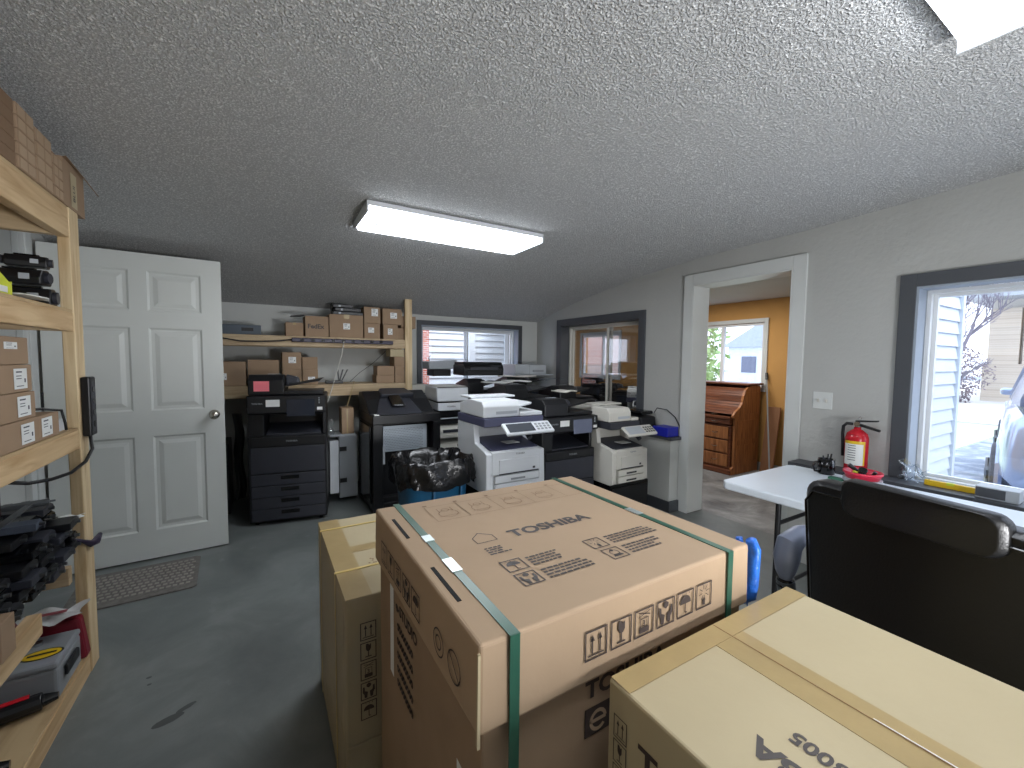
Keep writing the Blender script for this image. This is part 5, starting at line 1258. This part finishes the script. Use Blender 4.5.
hand_tool('round black knob tool in the middle of the red bowl', B0+Vector((.0, .01, .03)), B0+Vector((-.03, -.012, .085)), .022, M_blkg, M_steel, 'round_tool')
hand_tool('small black tool at the right side of the red bowl', B0+Vector((.01, -.03, .03)), B0+Vector((.0, -.058, .078)), .010, M_blk, M_steel)
hand_tool('pale green stick lying in the red bowl', B0+Vector((.02, -.03, .045)), B0+Vector((-.03, .035, .065)), .008, M_lime, M_lime, 'stick')
tag(MB().box(2.845, 2.885, 1.06, 1.13, ZT2+.0005, ZT2+.012).build('green_pad', mat('green_pad', (60, 110, 90), .8)), 'small green pad on the table behind the chair', 'pad')
# window sill things
e = thing('spirit_level', 'yellow spirit level lying on the ledge below the large window', 'spirit level', (3.25, .615, .6905), 0)
ZL = ZT2
MB().box(-.012, .012, 0, .20, 0, .03).build('level_bar', M_yell, e, bevel=.002)
MB().box(-.0125, .0125, .08, .11, .018, .031).build('vial', M_lime, e)
e = thing('metal_box', 'small silver box with dark front on the ledge below the large window', 'box', (3.18, .455, .6905))
MB().box(0, .09, 0, .15, 0, .06).build('housing', M_gry2, e, bevel=.003)
MB().box(-.003, 0, .045, .148, .008, .055).build('dark_panel', M_trimd, e)
mb = MB(); mb.grid(lambda u, v: (3.25+.03*math.sin(8*u+5*v), .93-.13*u+.012*math.sin(17*v), .694+.12*v*(1-.4*u)+.015*math.sin(14*u)), 16, 12)
tag(mb.build('plastic_wrap', M_clear, smooth='all'), 'crumpled clear plastic wrap in the left corner of the large window', 'wrap')

# ---------------- executive chair seen from behind
CH = thing('office_chair', 'black leather executive chair turned toward the window, seen from behind', 'chair', (1.80, .35, 0), math.radians(-10))
# local: +x forward (seat), y left;  back plane near x=-.27
def padded(x0, x1, y0, y1, z0, z1, rake, nm, m=M_leath, bev=.03, top=.0, r=.06):
    mb = MB(); n_ = 12; pts = []
    def outline(w0, w1, h0, h1):
        P_ = []
        for cx, cy, a0 in ((w1-r, h0+r, -PI/2), (w1-r, h1-r, 0), (w0+r, h1-r, PI/2), (w0+r, h0+r, PI)):
            for i in range(6): t = a0+PI/2*i/5; P_.append((cx+r*math.cos(t), cy+r*math.sin(t)))
        return P_
    P_ = outline(y0, y1, z0, z1); N = len(P_)
    vs = []
    layers = [(x0, .93), (x0+(x1-x0)*.2, 1.0), (x0+(x1-x0)*.8, 1.0), (x1, .93)]
    cy, cz = (y0+y1)/2, (z0+z1)/2
    for xx, sc in layers:
        for (y, z) in P_: yy, zz = cy+(y-cy)*sc, cz+(z-cz)*(sc if sc == 1 else sc+.03); vs.append((xx+rake*(zz-z0)+.05*((yy-cy)/(y1-y0)*2)**2*.6, yy, zz))
    fs = [(k*N+i, k*N+(i+1) % N, (k+1)*N+(i+1) % N, (k+1)*N+i) for k in range(3) for i in range(N)]
    fs += [tuple(range(N-1, -1, -1)), tuple(range(3*N, 4*N))]
    mb.add(vs, fs); return mb.build(nm, m, CH, smooth='all', bevel=.012)
bk = padded(-.29, -.20, -.275, .275, .44, 1.005, -.12, 'backrest')
padded(-.385, -.325, -.20, .145, .935, 1.04, -.10, 'headrest', bev=.02, r=.032)
MB().tube([(-.293-.12*(z-.44)+.03*(y/.275)**2, y, z) for y, z in ((.262, .5), (.262, .93), (.235, .968), (.18, .972), (-.18, .972), (-.235, .968), (-.262, .93), (-.262, .5))], .0035, 6).build('piping', M_blkg, CH, smooth=True)
seat = MB(); seat.prism([(-.26+.05, -.26), (.24, -.26), (.29, -.2), (.29, .2), (.24, .26), (-.26+.05, .26), (-.26, .2), (-.26, -.2)], 'Z', .40, .50); seat.build('seat', M_leath, CH, bevel=.035, seg=4, smooth=True)
for s_ in (1, -1):
    y = .36*s_
    MB().tube([(-.262, y, .605), (-.264, y, .63), (-.262, y, .68), (-.25, y, .73), (-.20, y, .752), (-.08, y, .748), (.02, y, .735)], [.020, .032, .042, .042, .036, .03, .018], 14).build('armrest', M_silver, CH, smooth=True)
    MB().tube([(-.262, y, .575), (-.262, y, .604)], .027, 12).build('arm_ring', M_blkg, CH, smooth=True)
    MB().tube([(-.262, y, .60), (-.25, y, .54), (-.19, y, .48), (-.10, y*.9, .44), (-.04, y*.7, .41)], [.03, .03, .026, .024, .022], 12).build('arm_support', M_silver if 0 else M_steel, CH, smooth=True)
MB().cyl((0, 0, .10), (0, 0, .40), .028, n=16).build('gas_column', M_blkg, CH)
for k in range(5):
    a = 2*PI*k/5+.3; c_, s_ = math.cos(a), math.sin(a)
    MB().tube([(0, 0, .12), (.15*c_, .15*s_, .115), (.30*c_, .30*s_, .085)], [.03, .024, .018], 8).build('base_arm', M_blk, CH)
    w_ = MB().cyl((.30*c_-.02*s_, .30*s_+.02*c_, .03), (.30*c_+.02*s_, .30*s_-.02*c_, .03), .0295, n=14).build('caster', M_blkg, CH)

# ================================================================== ROLL TOP DESK and leaning things
e = thing('roll_top_desk', 'brown oak roll-top desk with brass pulls under the orange room window', 'desk', (5.46, 2.93, 0))
# local: front faces -x ; depth to x=0 ; side at y=0 ; runs +y
def side(y0, y1, nm):
    pf = [(-.04, .0), (-.04, 1.07), (-.16, 1.085), (-.30, 1.07), (-.36, 1.03), (-.40, .96), (-.42, .88), (-.47, .82), (-.56, .77), (-.60, .73), (-.60, .70), (-.56, .69), (-.56, .10), (-.60, .08), (-.60, .0)]
    return MB().prism([(x, z) for x, z in pf], 'Y', y0, y1).build(nm, M_oak, e, bevel=.004)
# prism Y maps (u->x, v->z)
side(0, .03, 'side_panel'); side(1.22, 1.25, 'side_panel')
m = MB()
for x0, x1, z0, z1 in ((-.38, -.06, .74, 1.0), (-.52, -.06, .42, .66), (-.52, -.06, .14, .36)): m.box(x0, x1, -.006, -.0005, z0, z1)
m.build('panel_moulding', M_oak, e, bevel=.004)
MB().box(-.33, .0, -.02, 1.27, 1.087, 1.11).build('desk_top', M_oakd, e, bevel=.006)
MB().box(-.02, 0, .03, 1.22, .02, 1.08).build('back_panel', M_oakd, e)
MB().box(-.62, -.04, .031, 1.219, .68, .71).build('writing_surface', M_oakd, e, bevel=.004)
m = MB(); pf = [(-.30, 1.05), (-.355, 1.01), (-.39, .95), (-.41, .88), (-.46, .82), (-.55, .765), (-.59, .74)]
for (xa, za), (xb, zb) in zip(pf, pf[1:]):
    for t in (0, .5):
        x0, z0 = xa+(xb-xa)*t, za+(zb-za)*t; x1, z1 = xa+(xb-xa)*(t+.42), za+(zb-za)*(t+.42)
        m.hexa([(x0, .031, z0), (x1, .031, z1), (x1, 1.219, z1), (x0, 1.219, z0), (x0+.02, .031, z0+.0), (x1+.02, .031, z1), (x1+.02, 1.219, z1), (x0+.02, 1.219, z0)])
m.build('tambour', M_oakd, e)
def pull(par, x, y, z):
    MB().tube([(x, y-.035, z), (x-.015, y-.03, z-.006), (x-.018, y, z-.012), (x-.015, y+.03, z-.006), (x, y+.035, z)], .005, 6).build('pull', M_nickel, par, smooth=True)
for col in (0, 1):
    y0_ = .04+.80*col; y1_ = y0_+.38
    MB().box(-.58, -.05, y0_, y1_, .06, .60).build('pedestal', M_oakd, e, bevel=.004)
    for i in range(3):
        z0 = .09+.17*i; dr = MB().box(-.60, -.581, y0_+.025, y1_-.025, z0, z0+.15).build('drawer', M_oak, e, bevel=.006); pull(dr, -.602, (y0_+y1_)/2, z0+.08)
    MB().box(-.62, -.04, y0_-.03, y1_+.02, .0, .06).build('plinth', M_oakd, e, bevel=.008)
for y0_, y1_ in ((.04, .42), (.43, .83), (.84, 1.21)):
    dr = MB().box(-.61, -.59, y0_, y1_, .615, .675).build('drawer', M_oakd, e, bevel=.004); pull(dr, -.612, (y0_+y1_)/2, .65)
    MB().box(-.589, -.05, y0_, y1_, .61, .679).build('drawer_case', M_oakd, e)
pull(e, -.595, .25, .735)
tag(MB().hexa([(5.30, 2.69, 0), (5.325, 2.69, 0), (5.325, 2.84, 0), (5.30, 2.84, 0), (5.45, 2.70, .82), (5.475, 2.70, .82), (5.475, 2.85, .82), (5.45, 2.85, .82)]).build('wooden_board', mat('brown_board', (142, 100, 70), .6)), 'brown board leaning on the orange wall beside the roll-top desk', 'board')
e = thing('broom', 'thin stick leaning at the side of the roll-top desk', 'stick', (0, 0, 0))
MB().cyl((5.12, 2.62, .02), (5.455, 2.88, 1.16), .009, n=8).build('handle', M_gry, e)
MB().cyl((5.455, 2.88, 1.16), (5.475, 2.895, 1.24), .018, .014, n=8).build('grip', M_blk, e)

# ================================================================== CAMERA, SKY, LAMPS, FILL LIGHTS
cam = bpy.data.cameras.new('camera'); co = bpy.data.objects.new('camera', cam); COL.objects.link(co); SC.camera = co
F, yaw, pit, rol, H = 419.85, .539427, .058996, .01041, 1.38
f = Vector((math.sin(yaw)*math.cos(pit), math.cos(yaw)*math.cos(pit), -math.sin(pit))); r = Vector((math.cos(yaw), -math.sin(yaw), 0)); u = r.cross(f)
c_, s_ = math.cos(rol), math.sin(rol); r2 = r*c_+u*s_; u2 = -r*s_+u*c_
M = Matrix((r2, u2, -f)).transposed().to_4x4(); M.translation = (0, 0, H); co.matrix_world = M
cam.sensor_width = 36; cam.lens = F/1024*36; cam.clip_start = .02; cam.clip_end = 300

w = bpy.data.worlds.new('overcast'); SC.world = w; w.use_nodes = True; nt = w.node_tree; bg = nt.nodes['Background']
tc = nt.nodes.new('ShaderNodeTexCoord'); sp = nt.nodes.new('ShaderNodeSeparateXYZ'); cr = nt.nodes.new('ShaderNodeValToRGB')
nt.links.new(tc.outputs['Generated'], sp.inputs[0]); nt.links.new(sp.outputs['Z'], cr.inputs['Fac'])
cr.color_ramp.elements[0].color = (.80, .86, 1, 1); cr.color_ramp.elements[1].color = (.72, .84, 1, 1); cr.color_ramp.elements[1].position = .6
nt.links.new(cr.outputs['Color'], bg.inputs['Color']); bg.inputs['Strength'].default_value = 2.3
def area(name, loc, rot, sx, sy, power, col=(1, 1, 1)):
    l = bpy.data.lights.new(name, 'AREA'); l.shape = 'RECTANGLE'; l.size = sx; l.size_y = sy; l.energy = power; l.color = col
    o = bpy.data.objects.new(name, l); COL.objects.link(o); o.location = loc; o.rotation_euler = rot; return o
area('lamp_main', (1.125, 2.68, 2.185), (0, 0, 0), 1.1, .34, 7, (.95, .98, 1))
area('lamp_near', (1.147, .23, 2.275), (0, 0, 0), 1.15, .36, 3.5, (.95, .98, 1))
area('fill_behind', (.8, -2.0, 2.2), (0, 0, 0), 1.2, .4, 5, (.96, .98, 1))  # added area light behind the camera, no fixture there; general fill
area('fill_orange_room', (4.4, 3.2, 2.15), (0, 0, 0), .6, 1.2, 20, (1, .97, .92))  # added area light without a fixture, brightens the orange wall
sun = bpy.data.lights.new('sun', 'SUN'); sun.energy = 1.2; sun.angle = .6; so = bpy.data.objects.new('sun', sun); COL.objects.link(so); so.rotation_euler = (math.radians(42), math.radians(-12), math.radians(35))
def spot(name, loc, aim, power, ang=150, rad=.3, col=(.97, .98, 1)):
    l = bpy.data.lights.new(name, 'SPOT'); l.energy = power; l.spot_size = math.radians(ang); l.spot_blend = 1; l.shadow_soft_size = rad; l.color = col
    o = bpy.data.objects.new(name, l); COL.objects.link(o); o.location = loc
    o.rotation_euler = (Vector(aim)-Vector(loc)).to_track_quat('-Z', 'Y').to_euler()
spot('fill_ceiling', (1.5, -1.3, .8), (1.0, 1.0, 2.35), 230)  # added unseen spot behind the camera, lifts the ceiling from below
SC.view_settings.view_transform = 'Standard'; SC.view_settings.look = 'None'; SC.view_settings.exposure = .45
